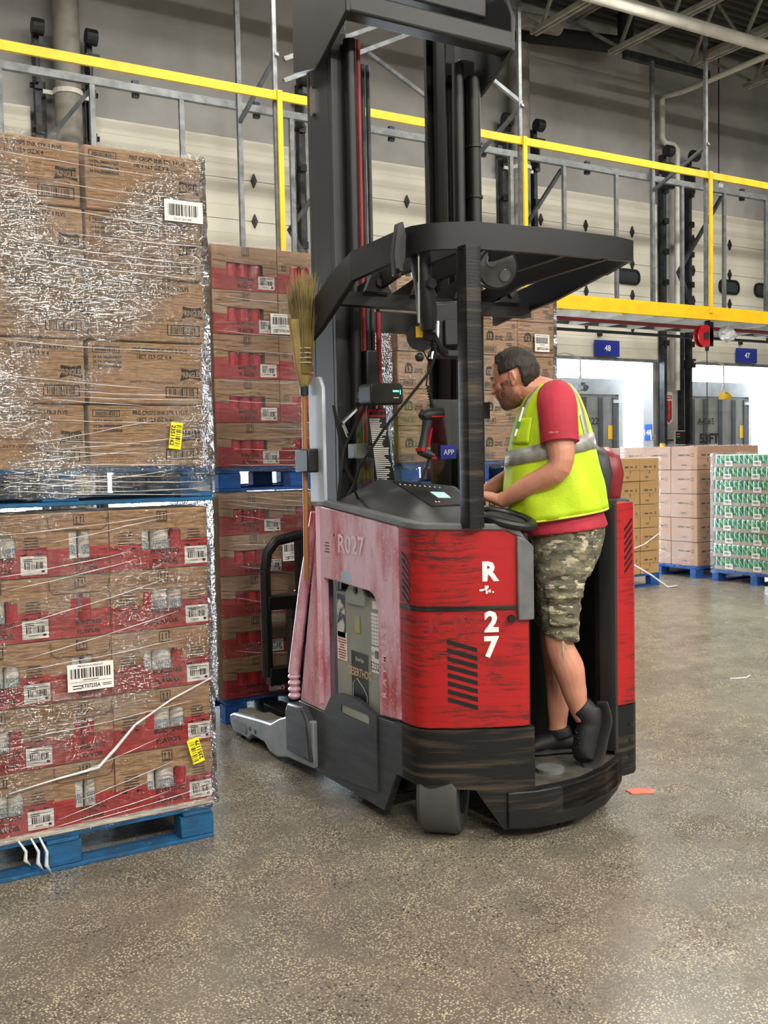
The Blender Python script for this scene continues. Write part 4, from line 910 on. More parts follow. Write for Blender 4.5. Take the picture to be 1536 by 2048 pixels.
# hook on the corner, work light under the guard
MB().prism([(2.05, 2.46), (2.075, 2.47), (2.09, 2.42), (2.085, 2.33), (2.06, 2.25), (2.035, 2.26), (2.03, 2.34)], 'y', 3.32, 3.35).cyl((2.05, 3.32, 2.28), (2.05, 3.3, 2.28), .012, 8).build('corner_bracket', M_black, TR, bevel=.004)
ld = V((-.35, -.9, -.25)).normalized(); lx = ld.cross(Z1).normalized(); ly = lx.cross(ld); lc0 = V((2.585, 3.4, 2.345))
def disc(b, c, r, h0, h1, r2=None, n=28): b.loft([[c + ld * h + lx * (q * math.cos(2 * PI * k / n)) + ly * (q * math.sin(2 * PI * k / n)) for k in range(n)] for h, q in ((h0, r), (h1, r2 or r))])
b = MB(); disc(b, lc0, .075, -.07, -.02, .088); disc(b, lc0, .09, -.02, .02); wl_ = b.build('work_light', M_black, TR, smooth='a')
b = MB(); disc(b, lc0, .08, .02, .026); b.build('lens', mat('smoked_lens', '4b4f52', .12, col2='5d6265', scale=8), wl_)
for a, c in ((.03, .03), (-.03, -.03)):
    b = MB(); disc(b, lc0 + lx * a + ly * c, .028, .026, .032, .024, 16); b.build('reflector', mat('lamp_reflector', '7d8285', .15, .4), wl_, smooth='a')
for k in range(6):
    b = MB(); disc(b, lc0, .095 - k * .004, -.03 - k * .008, -.026 - k * .008); b.build('cooling_fin', M_black, wl_)
MB().tube([lc0 - ld * .05, lc0 - ld * .08 + Z1 * .06, (2.6, 3.48, 2.42)], .02, 8).build('light_arm', M_black, wl_)
# ---- mast
def rail(x0, x1, y0, y1, z0, z1, m, flip):                # channel section
    w = .03; yb = y1
    b = MB().box(x0, x1, y0, y0 + w, z0, z1).box(x0, x1, y1 - w, y1, z0, z1)
    b.box(x0, x0 + w, y0 + w, y1 - w, z0, z1) if not flip else b.box(x1 - w, x1, y0 + w, y1 - w, z0, z1)
    return b.build('mast_rail', m, TR, bevel=.004, seg=1)
rail(2.22, 2.31, 4.17, 4.42, .1, 3.55, M_mgrey, False); rail(2.965, 3.05, 4.17, 4.42, .1, 3.55, M_mast, True)
rail(2.315, 2.35, 4.25, 4.44, .2, 4.2, M_mast, False); rail(2.89, 2.95, 4.2, 4.4, .2, 4.2, M_mast, True)
for x in (2.305, 2.92): MB().cyl((x, 4.135, .3), (x, 4.135, 3.5), .03, 16).build('lift_cylinder', M_mast, TR, smooth='a')
M_hose = mat('red_hose', '8a1d1f', .5, col2='761719', scale=10)
for x in (2.342, 2.364): MB().cyl((x, 4.16, .4), (x, 4.16, 3.52), .011, 10).build('hydraulic_hose', M_hose, TR, smooth='a')
for x in (2.5, 2.53): MB().cyl((x, 4.36, 1.2), (x, 4.36, 3.5), .012, 10).build('lift_chain', M_dsteel, TR, smooth='a')
for x in (2.55, 2.6): MB().cyl((x, 4.42, .4), (x, 4.42, 2.3), .014, 10).build('hydraulic_hose', M_hose, TR, smooth='a')
MB().box(2.176, 3.092, 3.9, 4.0, 3.515, 3.61).build('mast_crossbeam', M_mgrey, TR, bevel=.012)
MB().box(2.22, 3.02, 4.02, 4.14, 3.7, 3.86).build('mast_crossbeam', M_mgrey, TR, bevel=.01)
for x in (2.16, 3.075): MB().prism([(3.9, 3.515), (3.9, 3.68), (4.02, 3.95), (4.44, 3.95), (4.44, 3.42), (4.22, 3.37), (4.15, 3.39)], 'x', x, x + .025).build('mast_gusset', M_mgrey, TR, bevel=.004, seg=1)
MB().prism(rrect(4.33, 4.36, 3.2, 3.34, .012), 'x', 2.205, 2.221).build('mast_latch', M_chrome, TR)
for z in (.9, 2.2): MB().box(2.4, 2.9, 4.42, 4.48, z, z + .1).build('mast_brace', M_mast, TR)
for z in (2.45, 2.85, 3.1): MB().prism(arc(3.01, 4.13, .042, 0, 360, 16)[:-1], 'z', z, z + .012).build('cable_clip', M_black, TR)
MB().cyl((3.01, 4.13, .4), (3.01, 4.13, 3.45), .035, 16).build('side_cylinder', M_mast, TR, smooth='a')
# pale cover plate beside the mast, hoses and fittings seen through the guard
MB().prism([(4.07, 1.35), (4.21, 1.35), (4.21, 1.9), (4.17, 1.93), (4.1, 1.93), (4.07, 1.88)], 'x', 2.085, 2.105).build('cover_plate', mat('pale_steel_plate', 'b9c4cc', .35, .3, col2='a3adb4', scale=2), TR, bevel=.004)
MB().box(2.23, 2.3, 4.03, 4.1, 1.55, 1.62).box(2.33, 2.37, 4.06, 4.12, 1.55, 1.61).build('hose_manifold', M_steel, TR, bevel=.006)
MB().tube([(2.24, 4.1, 1.66), (2.2, 4.08, 1.72), (2.26, 4.06, 1.78)], .015, 8).build('hose_fitting', M_chrome, TR, smooth='a')
for p in ([(2.17, 4.1, 1.34), (2.2, 4.08, 1.6), (2.34, 4.05, 1.86)], [(2.2, 4.1, 1.34), (2.3, 4.08, 1.5), (2.4, 4.1, 1.7)], [(2.16, 4.1, 1.8), (2.22, 4.1, 1.5), (2.32, 4.1, 1.34)]):
    MB().tube(p, .008, 8).build('control_cable', M_rubber, TR, smooth='a')
MB().box(2.33, 2.4, 4.08, 4.15, 1.86, 2.06).build('valve_block', M_black, TR, bevel=.008)
# ---- clear shield with its warning sign and tag
def glass(name, col, a):
    m = bpy.data.materials.new(name); m.use_nodes = True; N = NT(m); N.n.remove(N.n['Principled BSDF'])
    tr = N.new('ShaderNodeBsdfTransparent'); tr.inputs[0].default_value = C4(col); g = N.new('ShaderNodeBsdfGlossy'); g.inputs['Roughness'].default_value = .03
    fr = N.new('ShaderNodeFresnel'); fr.inputs['IOR'].default_value = 1.5; mx = N.new('ShaderNodeMixShader'); mm = N.new('ShaderNodeMath', operation='ADD'); mm.inputs[1].default_value = a
    N.lk(fr.outputs[0], mm.inputs[0]); N.lk(mm.outputs[0], mx.inputs[0]); N.lk(tr.outputs[0], mx.inputs[1]); N.lk(g.outputs[0], mx.inputs[2]); N.lk(mx.outputs[0], N.n['Material Output'].inputs[0]); return m
sh = MB().box(2.2, 2.84, 3.955, 3.961, 1.36, 1.825).build('clear_shield', glass('clear_polycarbonate', (.92, .94, .93), .02), TR)
o0 = V((2.325, 3.95, 1.60)); uu = V((1, 0, -.0)); vv = V((-.13, 0, 1)).normalized(); ww, hh = .095, .36
b = MB(); b.loft([[o0 + uu * a * ww / 2 + vv * c * hh / 2 + V((0, q, 0)) for a, c in ((-1, -1), (1, -1), (1, 1), (-1, 1))] for q in (.003, 0)])
ws = b.build('warning_sign', M_black, sh, label='black warning sign with red heading')
MB().quad(o0 + vv * (hh / 2 - .022) + V((0, -.001, 0)), uu, vv, ww * .96, .036).build('heading', mat('sign_red', 'a5202a', .5), ws)
q = MB().text('WARNING', o0 + vv * (hh / 2 - .029) + V((.008, -.002, 0)), uu, vv, .015, bold=.03).add([o0 + vv * (hh / 2 - .03) + uu * (-.043) + V((0, -.002, 0)), o0 + vv * (hh / 2 - .03) + uu * (-.027) + V((0, -.002, 0)), o0 + vv * (hh / 2 - .014) + uu * (-.035) + V((0, -.002, 0))], [(0, 1, 2)])
q.build('heading_text', M_ink, ws)
q = MB(); R = random.Random(4)
for i in range(34):
    w_ = R.uniform(.5, .92) * ww; q.quad(o0 + vv * (hh / 2 - .05 - i * .009) + uu * (-(ww * .94 - w_) / 2) + V((0, -.002, 0)), uu, vv, w_, .0042)
q.build('fine_print', M_lett, ws)
tg = MB().box(2.655, 2.745, 3.948, 3.954, 1.54, 1.605).build('tag', M_blue, sh, label='blue tag reading APP'); MB().text('APP', (2.7, 3.946, 1.56), X1, Z1, .026).build('lettering', M_lett, tg)
# ---- mounts: charger box, terminal arm and terminal, retractor
cb = MB().prism(rrect(2.2, 2.37, 1.79, 1.885, .02), 'y', 3.82, 3.93).build('charger_box', M_black, TR, bevel=.006, label='black box with small green readout')
MB().box(2.315, 2.345, 3.817, 3.82, 1.845, 1.853).box(2.352, 2.355, 3.817, 3.82, 1.835, 1.855).build('readout', emis('green_readout', '6fe0c0', 1.5), cb); MB().box(2.318, 2.345, 3.818, 3.82, 1.818, 1.822).build('maker_mark', M_lett, cb)
MB().box(2.25, 2.32, 3.93, 4.06, 1.81, 1.86).build('box_bracket', M_black, TR)
ta = MB().tube([(2.165, 3.36, 2.43), (2.175, 3.36, 2.34), (2.19, 3.36, 2.24), (2.205, 3.36, 2.12), (2.21, 3.36, 2.06)], [(.035, .045), (.04, .05), (.036, .045), (.04, .05), (.028, .035)], 14).build('terminal_arm', M_black, TR, smooth='a')
MB().cyl((2.19, 3.32, 2.235), (2.19, 3.295, 2.235), .02, 12).build('clamp_knob', M_dsteel, ta, smooth='a')
MB().cyl((2.14, 3.315, 2.44), (2.135, 3.315, 2.08), .007, 8).build('arm_edge', M_chrome, ta)
te = MB().prism([(2.29, 2.19), (2.47, 2.21), (2.49, 2.02), (2.31, 2.0)], 'y', 3.46, 3.53).build('terminal', M_black, TR, bevel=.012)
MB().prism([(2.35, 2.12), (2.42, 2.125), (2.425, 2.02), (2.35, 2.015)], 'y', 3.445, 3.46).build('rear_housing', M_cons, te, bevel=.004)
MB().cyl((2.31, 3.45, 2.11), (2.3, 3.44, 2.04), .014, 10).cyl((2.28, 3.44, 2.0), (2.26, 3.43, 1.95), .013, 10).build('cable_gland', M_chrome, te, smooth='a')
MB().box(2.33, 2.5, 3.46, 3.56, 1.97, 2.0).build('terminal_cradle', M_cons, TR, bevel=.006)
MB().tube([(2.24, 3.38, 2.04), (2.3, 3.43, 2.0), (2.36, 3.47, 1.985)], .02, 8).build('terminal_mount', M_black, TR, smooth='a')
rt = MB().cyl((2.205, 3.42, 2.04), (2.235, 3.45, 2.04), .055, 20).build('retractor', M_black, TR, smooth='a'); MB().quad((2.203, 3.418, 2.06), (.7, -.7, 0), Z1, .03, .045).build('yellow_label', M_yel, rt)
MB().sphere((2.215, 3.44, 1.96), .02, 10, 6).build('ball_joint', M_black, TR, smooth='a')
MB().tube([(2.245, 3.38, 2.03), (2.27, 3.4, 1.97), (2.25, 3.42, 1.9), (2.2, 3.5, 1.8), (2.14, 3.6, 1.68), (2.1, 3.75, 1.52), (2.12, 3.85, 1.42), (2.2, 3.95, 1.36)], .006, 8).build('terminal_cable', M_rubber, TR, smooth='a')
MB().box(2.545, 2.6, 3.48, 3.52, 1.712, 1.782).build('clip_box', M_black, TR); MB().tube([(2.57, 3.5, 2.3), (2.575, 3.5, 1.78), (2.585, 3.52, 1.45), (2.58, 3.56, 1.36)], .0025, 6).build('clip_cord', M_rubber, TR)
# ---- reach carriage, load backrest, forks
cg = 5.03
b = MB().tube([(2.2, cg, .35), (2.2, cg, .95), (2.215, cg, 1.04), (2.27, cg, 1.1), (2.4, cg, 1.125), (2.88, cg, 1.125), (3.0, cg, 1.1), (3.08, cg, 1.03), (3.09, cg, .95), (3.09, cg, .35)], .03, 10)
b.build('load_backrest', M_mast, TR, smooth='a')
for x in (2.42, 2.64, 2.87): MB().box(x - .03, x + .03, cg - .02, cg + .02, .78, 1.12).build('backrest_bar', M_mast, TR)
MB().box(2.2, 3.09, cg - .035, cg + .03, .72, .8).box(2.2, 3.09, cg - .035, cg + .03, .3, .4).build('carriage_bar', M_mast, TR, bevel=.006)
for x in (2.4, 2.87):
    MB().box(x - .06, x + .06, cg - .02, cg + .04, .06, .75).box(x - .06, x + .06, cg + .04, 5.43, .06, .1).build('fork', M_blk, TR, bevel=.006)
    MB().beam((x, 4.5, .3), (x, 4.78, .62), .05, .08).beam((x, 4.78, .62), (x, cg - .03, .35), .05, .08).beam((x + .06, 4.5, .75), (x + .06, cg - .03, .75), .05, .07).build('scissor_arm', M_mast, TR)
MB().box(2.45, 2.8, 4.5, 4.75, .3, 1.05).build('carriage_box', M_mast, TR)
MB().tube([(2.62, 4.74, 1.0), (2.64, 4.9, .9), (2.62, 5.0, .6)], .014, 8).build('hydraulic_hose', M_rubber, TR)
# ---- outrigger legs
for x0, x1 in ((2.06, 2.19), (3.12, 3.25)):
    lg = MB().prism([(4.2, .07), (4.5, .05), (4.62, .02), (4.72, .025), (4.78, .06), (4.95, .06), (5.0, .025), (5.22, .025), (5.265, .06), (5.27, .105), (5.22, .125), (4.86, .165), (4.7, .18), (4.58, .235), (4.5, .26), (4.2, .3)], 'x', x0, x1).build('outrigger', M_galv, TR, bevel=.01)
    MB().prism([(4.48, .1), (4.48, .3), (4.45, .345), (4.3, .355), (4.24, .3), (4.2, .1)], 'x', x0 - .015, x1 + .005).build('leg_cover', M_skirt, lg, bevel=.012)
    MB().prism(rrect(5.02, 5.2, .045, .1, .02), 'x', x0 - .004, x0).build('axle_plate', M_steel, lg); MB().box(x0 + .03, x1 - .02, 5.0, 5.2, .126, .145).box(x0 + .02, x1 - .02, 4.75, 4.95, .164, .172).build('tread_plate', mat('worn_tread', '6d675c', .6), lg)
    for y in (4.9, 4.97): MB().cyl((x0 - .003, y, .09), (x0 + .01, y, .09), .012, 12).build('pin', M_black, lg)
    for y in (5.05, 5.17): MB().cyl((x0 + .02, y, .06), (x1 - .02, y, .06), .06, 18).build('load_wheel', M_rubber, lg, smooth='a')

# ------------------------------------------------------------------ battery in its bay
bt = thing('battery', (2.5, 3.86, .3), 'grey traction battery with stickers in the side bay of the reach truck', 'battery')
MB().box(2.125, 3.1, 3.635, 4.055, .3, .945).build('battery_case', M_case, bt, bevel=.006)
MB().prism([(3.93, .9), (3.94, .945), (3.89, 1.0), (3.8, 1.0), (3.76, .945), (3.77, .9)], 'x', 2.115, 2.13, [arc(3.845, .965, .022, 0, 360, 12)[:-1]]).build('lifting_tab', M_case, bt, bevel=.003)
for y in (3.7, 3.98): MB().box(2.18, 3.0, y - .05, y + .05, .945, .98).build('cell_cover', mat('dark_blue_cell', '1a2a4c', .4), bt, bevel=.006)
xs = 2.1225; U = (0, -1, 0)
def stick(name, y, z, w, h, m): return MB().quad((xs, y, z), U, Z1, w, h).build(name, m, bt)
stick('sticker', 4.0, .83, .075, .2, mat('torn_blue_label', '3d4c63', .5, col2='c9c6bd', scale=14, lo=.5, hi=.56))
s = stick('notice_label', 3.995, .69, .095, .13, M_stick); q = MB(); strips(q, 0, 0, 0, .08, 8, .012, 2, .005); q.v = [(xs - .001, 3.995 - a, .72 + c) for a, b, c in q.v]; q.build('print', M_red, s)
s = stick('chart_label', 3.685, .81, .075, .14, M_stick); q = MB()
for i in range(8): q.quad((xs - .001, 3.685, .75 + i * .0165), U, Z1, .07, .0015)
for i in range(4): q.quad((xs - .001, 3.655 + i * .02, .81), U, Z1, .0012, .12)
q.build('grid', M_ink2, s)
s = stick('asset_label', 3.685, .675, .08, .115, M_stick); MB().text('E2320', (xs - .001, 3.685, .63), U, Z1, .036, sx=.75).build('asset_number', M_ink, s); MB().text('H', (xs - .001, 3.71, .69), U, Z1, .024).build('letter', M_ink, s); MB().quad((xs - .001, 3.675, .70), U, Z1, .036, .034).build('grey_patch', M_trim, s)
s = stick('maker_label', 3.68, .915, .06, .035, M_stick)
stick('yellow_decal', 3.85, .81, .05, .075, mat('faded_yellow_decal', 'a5a24a', .55, col2='97988a', scale=30, lo=.45, hi=.6))
s = stick('brand_label', 3.835, .55, .15, .27, mat('navy_label', '23282f', .4))
MB().text('EnerSys', (xs - .001, 3.83, .645), U, Z1, .018).build('small_lettering', M_lett, s); MB().text('DESERTHOG', (xs - .001, 3.835, .575), U, Z1, .038, sx=.72, bold=.02).build('large_lettering', mat('label_print', 'd9b98e', .5), s)
q = MB().tube([(xs - .001, 3.9, .44), (xs - .001, 3.895, .54), (xs - .001, 3.86, .565), (xs - .001, 3.8, .53), (xs - .001, 3.77, .5), (xs - .001, 3.77, .44)], .0015, 4); q.build('border_line', mat('label_line', 'cfcfc8', .5), s)

# ------------------------------------------------------------------ broom and scanner carried by the truck
bm_ = thing('broom', (2.05, 4.25, .98), 'straw broom strapped upright to the left of the truck mast', 'broom')
hb, ht = V((2.055, 4.215, .98)), V((2.06, 4.2, 1.9)); MB().tube([hb, ht], .0125, 12).build('handle', mat('broom_wood', 'a9743f', .5, col2='8f5e31', scale=5, stretch=(1, 1, .2)), bm_, smooth='a')
M_straw = mat('broom_straw', '9a8753', .8, col2='7c6b3c', scale=12)
b = MB(); R = random.Random(11)
b.tube([ht - Z1 * .02, ht + Z1 * .08, ht + Z1 * .16, ht + Z1 * .3], [(.018, .018), (.045, .03), (.055, .032), (.075, .035)], 14)
for i in range(420):
    a, q = R.uniform(-1, 1), R.uniform(-1, 1); z1 = R.uniform(.33, .5) * (1 - .12 * abs(a)); d0_ = ht + Z1 * .05
    b.tube([d0_ + V((0, a * .035, 0)) + V((q * .022, 0, 0)), d0_ + V((q * .03, a * .062, z1 * .55)), d0_ + V((q * .045 + R.uniform(-.012, .012), a * .092 + R.uniform(-.02, .02), z1))], [.0022, .0022, .0008], 3, False)
b.build('bristles', M_straw, bm_, kind='stuff')
for k in range(4):
    z = ht.z + .1 + k * .022; ra = .048 + .002 * k; ring = [(ht.x + .034 * math.cos(2 * PI * i / 16), ht.y + ra * math.sin(2 * PI * i / 16), z) for i in range(17)]
    MB().tube(ring, .0035, 6, False).build('binding', mat('pale_binding', 'c9c2ae', .6), bm_)
MB().cyl(ht - Z1 * .05, ht + Z1 * .02, .02, 12).build('ferrule', M_cons, bm_, smooth='a')
MB().box(2.03, 2.1, 4.12, 4.26, 1.49, 1.6).build('broom_holder', M_black, TR, bevel=.008)
sc = thing('barcode_scanner', (2.47, 3.7, 1.6), 'black and red handheld barcode scanner hanging from a coiled cord', 'scanner')
c0 = V((2.46, 3.72, 1.735))
MB().tube([c0 + V((-.055, 0, -.008)), c0 + V((-.045, 0, 0)), c0 + V((0, 0, .008)), c0 + V((.05, 0, .012)), c0 + V((.06, 0, .012))], [(.02, .026), (.03, .034), (.031, .036), (.024, .03), (.012, .018)], 14).build('head', M_cons, sc, smooth='a')
MB().tube([c0 + V((-.03, 0, -.02)), c0 + V((-.04, 0, -.07)), c0 + V((-.055, 0, -.13)), c0 + V((-.058, 0, -.16))], [(.02, .024), (.017, .02), (.018, .021), (.022, .024)], 12).build('grip', M_cons, sc, smooth='a')
MB().tube([c0 + V((-.07, 0, -.16)), c0 + V((-.02, 0, -.178)), c0 + V((.0, 0, -.18))], [(.016, .024), (.018, .026), (.01, .018)], 12).build('grip_foot', M_cons, sc, smooth='a')
MB().tube([c0 + V((-.012, 0, -.055)), c0 + V((-.028, 0, -.11)), c0 + V((-.034, 0, -.14))], [(.007, .016), (.009, .02), (.006, .012)], 10).build('red_grip_pad', M_red, sc, smooth='a')
for q in ((-.03, .045, -.038, -.033, -.008, -.002), (-.08, -.062, -.028, .02, -.158, -.142), (-.02, .004, -.02, .02, -.194, -.184)): MB().box(c0.x + q[0], c0.x + q[1], c0.y + q[2], c0.y + q[3], c0.z + q[4], c0.z + q[5]).build('red_trim', M_red, sc)
MB().tube([c0 + V((-.02, 0, -.19)), c0 + V((-.05, .02, -.28)), c0 + V((-.11, .05, -.36)), c0 + V((-.18, .1, -.38))], .006, 8).build('cord', M_rubber, sc, smooth='a')
b = MB(); h0, h1 = c0 + V((0, 0, .03)), V((2.36, 3.6, 1.86)); coil = []
for i in range(60):
    t = i / 59; p = h0.lerp(h1, t); coil.append(p + V((.008 * math.cos(i * .9), .008 * math.sin(i * .9), 0)))
coil += [V((2.3, 3.5, 1.95)), V((2.24, 3.45, 1.99))]
b.tube(coil, .003, 6).build('coiled_lanyard', M_rubber, sc, smooth='a')
# ------------------------------------------------------------------ the man at the controls
CM = V((2.80, 3.31, 0)); FV = V((-.783, .622, 0)); LV = V((-.622, -.783, 0))
def B(f, l, z): return CM + FV * f + LV * l + Z1 * z
def ering(z, f0, l0, rf, rl, tilt=0.0, n=28, pw=2.25):
    o = []
    for k in range(n):
        a = 2 * PI * k / n; c, s = math.cos(a), math.sin(a)
        x = math.copysign(abs(c) ** (2 / pw), c) * rf; y = math.copysign(abs(s) ** (2 / pw), s) * rl
        o.append(B(f0 + x, l0 + y, z + tilt * (f0 + x)))
    return o
def limb(b, pts, rad, n=14, sub=4):                       # smooth tapering limb through joints
    P = [V(p) for p in pts]; out, R = [], []
    for i in range(len(P) - 1):
        p0, p1, p2, p3 = P[max(i - 1, 0)], P[i], P[i + 1], P[min(i + 2, len(P) - 1)]
        for k in range(sub):
            t = k / sub
            out.append(((p1 * 2) + (p2 - p0) * t + (p0 * 2 - p1 * 5 + p2 * 4 - p3) * t * t + (p1 * 3 - p0 - p2 * 3 + p3) * t ** 3) * .5)
            a, c = rad[i], rad[i + 1]; t2 = t * t * (3 - 2 * t)
            R.append(tuple(u * (1 - t2) + w * t2 for u, w in zip(a, c)) if isinstance(a, tuple) else a * (1 - t2) + c * t2)
    out.append(P[-1]); R.append(rad[-1]); b.tube(out, R, n)
def blob(b, c, ax, r, n=16, m=10):                         # ellipsoid with its own axes
    c = V(c); rings = []
    for i in range(m + 1):
        t = PI * (i + .02) / (m + .04); rings.append([c + ax[0] * (r[0] * math.sin(t) * math.cos(2 * PI * k / n)) + ax[1] * (r[1] * math.sin(t) * math.sin(2 * PI * k / n)) - ax[2] * (r[2] * math.cos(t)) for k in range(n)])
    b.loft(rings)
def fuse(b, name, m, parent, vox, smooth=5, **kw):         # melt overlapping solids into one continuous surface
    o = b.build(name, m, parent, **kw)
    md = o.modifiers.new('r', 'REMESH'); md.mode = 'VOXEL'; md.voxel_size = vox
    sm = o.modifiers.new('s', 'SMOOTH'); sm.iterations = smooth; sm.factor = .5
    dg = bpy.context.evaluated_depsgraph_get(); dg.update(); me = bpy.data.meshes.new_from_object(o.evaluated_get(dg)); old = o.data
    o.modifiers.clear(); o.data = me; bpy.data.meshes.remove(old); me.name = name
    me.polygons.foreach_set('use_smooth', [True] * len(me.polygons)); return o
def skin_mat():
    m, N, b = blank('skin'); v = coord(N); f = noise(N, v, 9, 4); c = mixc(N, ramp(N, f, [(.4, (0, 0, 0)), (.65, (1, 1, 1))]), 'c98f76', 'bd7e66')
    N.lk(c, b.inputs['Base Color']); b.inputs['Roughness'].default_value = .48; b.inputs['Subsurface Weight'].default_value = .12; b.inputs['Subsurface Radius'].default_value = (.02, .008, .005)
    bumpn(N, b, noise(N, v, 160, 3), .05, .002); return m
M_skin = skin_mat()
M_shirt = mat('red_knit', 'b02a3c', .75, col2='9d2233', scale=8, bump=.1, bscale=120)
M_vest = mat('lime_mesh', 'c3e01c', .6, col2='b0d20f', scale=7, bump=.25, bscale=160)
M_refl = mat('silver_reflective', 'a7a79f', .4, .25, col2='8f8f88', scale=30)
def camo():
    m, N, b = blank('camouflage'); v = coord(N, (1, 1, 2.0)); a = noise(N, v, 11, 4, .6); d = noise(N, coord(N, (1.2, 1.2, 2.6)), 14, 4, .6); e = noise(N, coord(N, (1.1, .9, 2.4)), 19, 4, .55)
    c = mixc(N, ramp(N, a, [(.49, (0, 0, 0)), (.5, (1, 1, 1))]), '7d7862', '5f5b4c'); c = mixc(N, ramp(N, d, [(.56, (0, 0, 0)), (.57, (1, 1, 1))]), c, '484639'); c = mixc(N, ramp(N, e, [(.585, (0, 0, 0)), (.595, (1, 1, 1))]), c, 'b5ad92')
    N.lk(c, b.inputs['Base Color']); b.inputs['Roughness'].default_value = .85; bumpn(N, b, noise(N, coord(N, (1, 1, 3)), 10, 4), .5, .02); return m
M_camo = camo()
M_hair = mat('dark_brown_hair', '1c1410', .65, col2='2c211b', scale=40, stretch=(1, 1, .3), bump=.6, bscale=90)
M_beard = mat('stubble', '8a5f4e', .65, col2='704a3b', scale=150)
M_shoe = mat('black_shoe', '161617', .6, col2='1e1e1f', scale=20)

man = thing('person', (CM.x, CM.y, .216), 'man in a red polo, lime safety vest and camouflage shorts leaning over the truck controls', 'person')
# head frame: turned a little away and bent down
hy = math.radians(-16); hp = math.radians(20)
hf0 = FV * math.cos(hy) + LV * math.sin(hy); hl = Z1.cross(hf0).normalized(); hf = hf0 * math.cos(hp) - Z1 * math.sin(hp); hu = hf.cross(hl).normalized()
HC = B(.160, 0, 1.893); AX = (hf, hl, hu)
def Hd(f, l, u): return HC + hf * f + hl * l + hu * u
b = MB()
blob(b, Hd(-.008, 0, .012), AX, (.102, .079, .1)); blob(b, Hd(.018, 0, -.045), AX, (.078, .066, .078)); blob(b, Hd(.04, 0, -.085), AX, (.05, .046, .04)); blob(b, Hd(.07, 0, -.104), AX, (.02, .024, .018))
blob(b, Hd(.078, 0, .022), AX, (.022, .05, .016)); blob(b, Hd(.095, 0, -.012), AX, (.012, .01, .028)); blob(b, Hd(.104, 0, -.034), AX, (.016, .015, .013))
blob(b, Hd(.092, 0, -.066), AX, (.01, .023, .006)); blob(b, Hd(.089, 0, -.077), AX, (.01, .02, .007))
for s in (-1, 1):
    blob(b, Hd(.055, s * .045, -.03), AX, (.025, .022, .02)); blob(b, Hd(.08, s * .031, -.002), AX, (.01, .014, .009))
    blob(b, Hd(-.014, s * .079, -.02), (hf, hl, hu), (.016, .007, .027)); blob(b, Hd(-.024, s * .084, -.014), AX, (.007, .007, .024)); blob(b, Hd(-.018, s * .084, .004), AX, (.013, .006, .007)); blob(b, Hd(-.006, s * .078, -.044), AX, (.009, .007, .01))
limb(b, [B(-.035, 0, 1.78), B(.04, 0, 1.815), B(.1, 0, 1.835), B(.14, 0, 1.86)], [.085, .07, .066, .062], 18)
# trunk under the clothes
TZ = [(1.05, -.05, .09, .13), (1.15, -.05, .13, .16), (1.27, -.03, .14, .165), (1.4, -.005, .175, .2), (1.53, 0, .16, .2), (1.64, .002, .14, .195), (1.74, 0, .11, .18), (1.8, -.005, .08, .13), (1.84, -.008, .05, .075)]
b.loft([ering(z, f, 0, a, c) for z, f, a, c in TZ])
sh, el, wr, kn = B(-.018, .175, 1.76), B(-.022, .262, 1.497), B(.214, .15, 1.358), B(.292, .085, 1.388)
limb(b, [sh, B(-.024, .232, 1.63), el, B(.09, .22, 1.432), wr], [.07, .06, .05, .044, .029], 16)
limb(b, [B(-.018, -.175, 1.76), B(.06, -.24, 1.62), B(.12, -.26, 1.5), B(.22, -.2, 1.43), B(.3, -.14, 1.39)], [.07, .058, .047, .04, .028], 14)
def hand(b, wrist, knuck, side, curl, spread):             # palm, four bent fingers of unequal length and a thumb
    d = (knuck - wrist).normalized(); sv = d.cross(Z1).normalized() * side; up = sv.cross(d).normalized() * side
    if up.z < 0: up = -up
    limb(b, [wrist - d * .02, wrist + d * .02, wrist + d * .06, knuck], [(.022, .028), (.024, .032), (.021, .042), (.014, .04)], 14, 3)
    for i, (o, L) in enumerate(((.032, .072), (.011, .082), (-.011, .076), (-.031, .06))):
        k = knuck - d * .008 + sv * o + up * .002; dd_ = (d + sv * (o * spread)).normalized()
        p1 = k + (dd_ - up * .25 * curl).normalized() * L * .45; p2 = p1 + (dd_ - up * .9 * curl).normalized() * L * .32; p3 = p2 + (dd_ * .7 - up * 1.3 * curl).normalized() * L * .24
        limb(b, [k - d * .025, k, p1, p2, p3], [.0088, .0092, .0085, .008, .006], 8, 2)
    t0 = wrist + d * .03 + sv * .026 - up * .004; t1 = t0 + (d * .6 + sv * .75 - up * .2).normalized() * .035; t2 = t1 + (d * .9 + sv * .3 - up * .3).normalized() * .03; t3 = t2 + (d - up * .4).normalized() * .022
    limb(b, [t0 - d * .015, t0, t1, t2, t3], [.012, .012, .011, .0095, .007], 8, 2)
hand(b, wr, kn, 1, .75, 4); hand(b, B(.3, -.14, 1.39), B(.36, -.09, 1.385), -1, .9, 4)
# legs: the near one on tiptoe, the far one flat
limb(b, [B(-.05, .07, 1.08), B(-.025, .1, .9), B(-.02, .1, .75), B(-.058, .095, .645), B(-.08, .085, .55), B(-.098, .07, .475), B(-.125, .065, .42)], [.08, .065, .06, .066, .054, .043, .042], 18)
limb(b, [B(-.05, -.07, 1.08), B(-.02, -.1, .9), B(.0, -.1, .74), B(-.022, -.105, .6), B(-.02, -.105, .45), B(-.018, -.105, .34), B(-.015, -.105, .28)], [.08, .065, .058, .062, .05, .04, .042], 16)
limb(b, [B(-.13, .065, .44), B(-.14, .07, .36), B(-.136, .08, .28), B(-.13, .085, .25)], [.035, .03, .026, .018], 12); limb(b, [B(-.03, -.105, .27), B(.05, -.08, .26), B(.12, -.055, .25)], [.036, .038, .028], 12)
body = fuse(b, 'body', M_skin, man, .0042, 4)
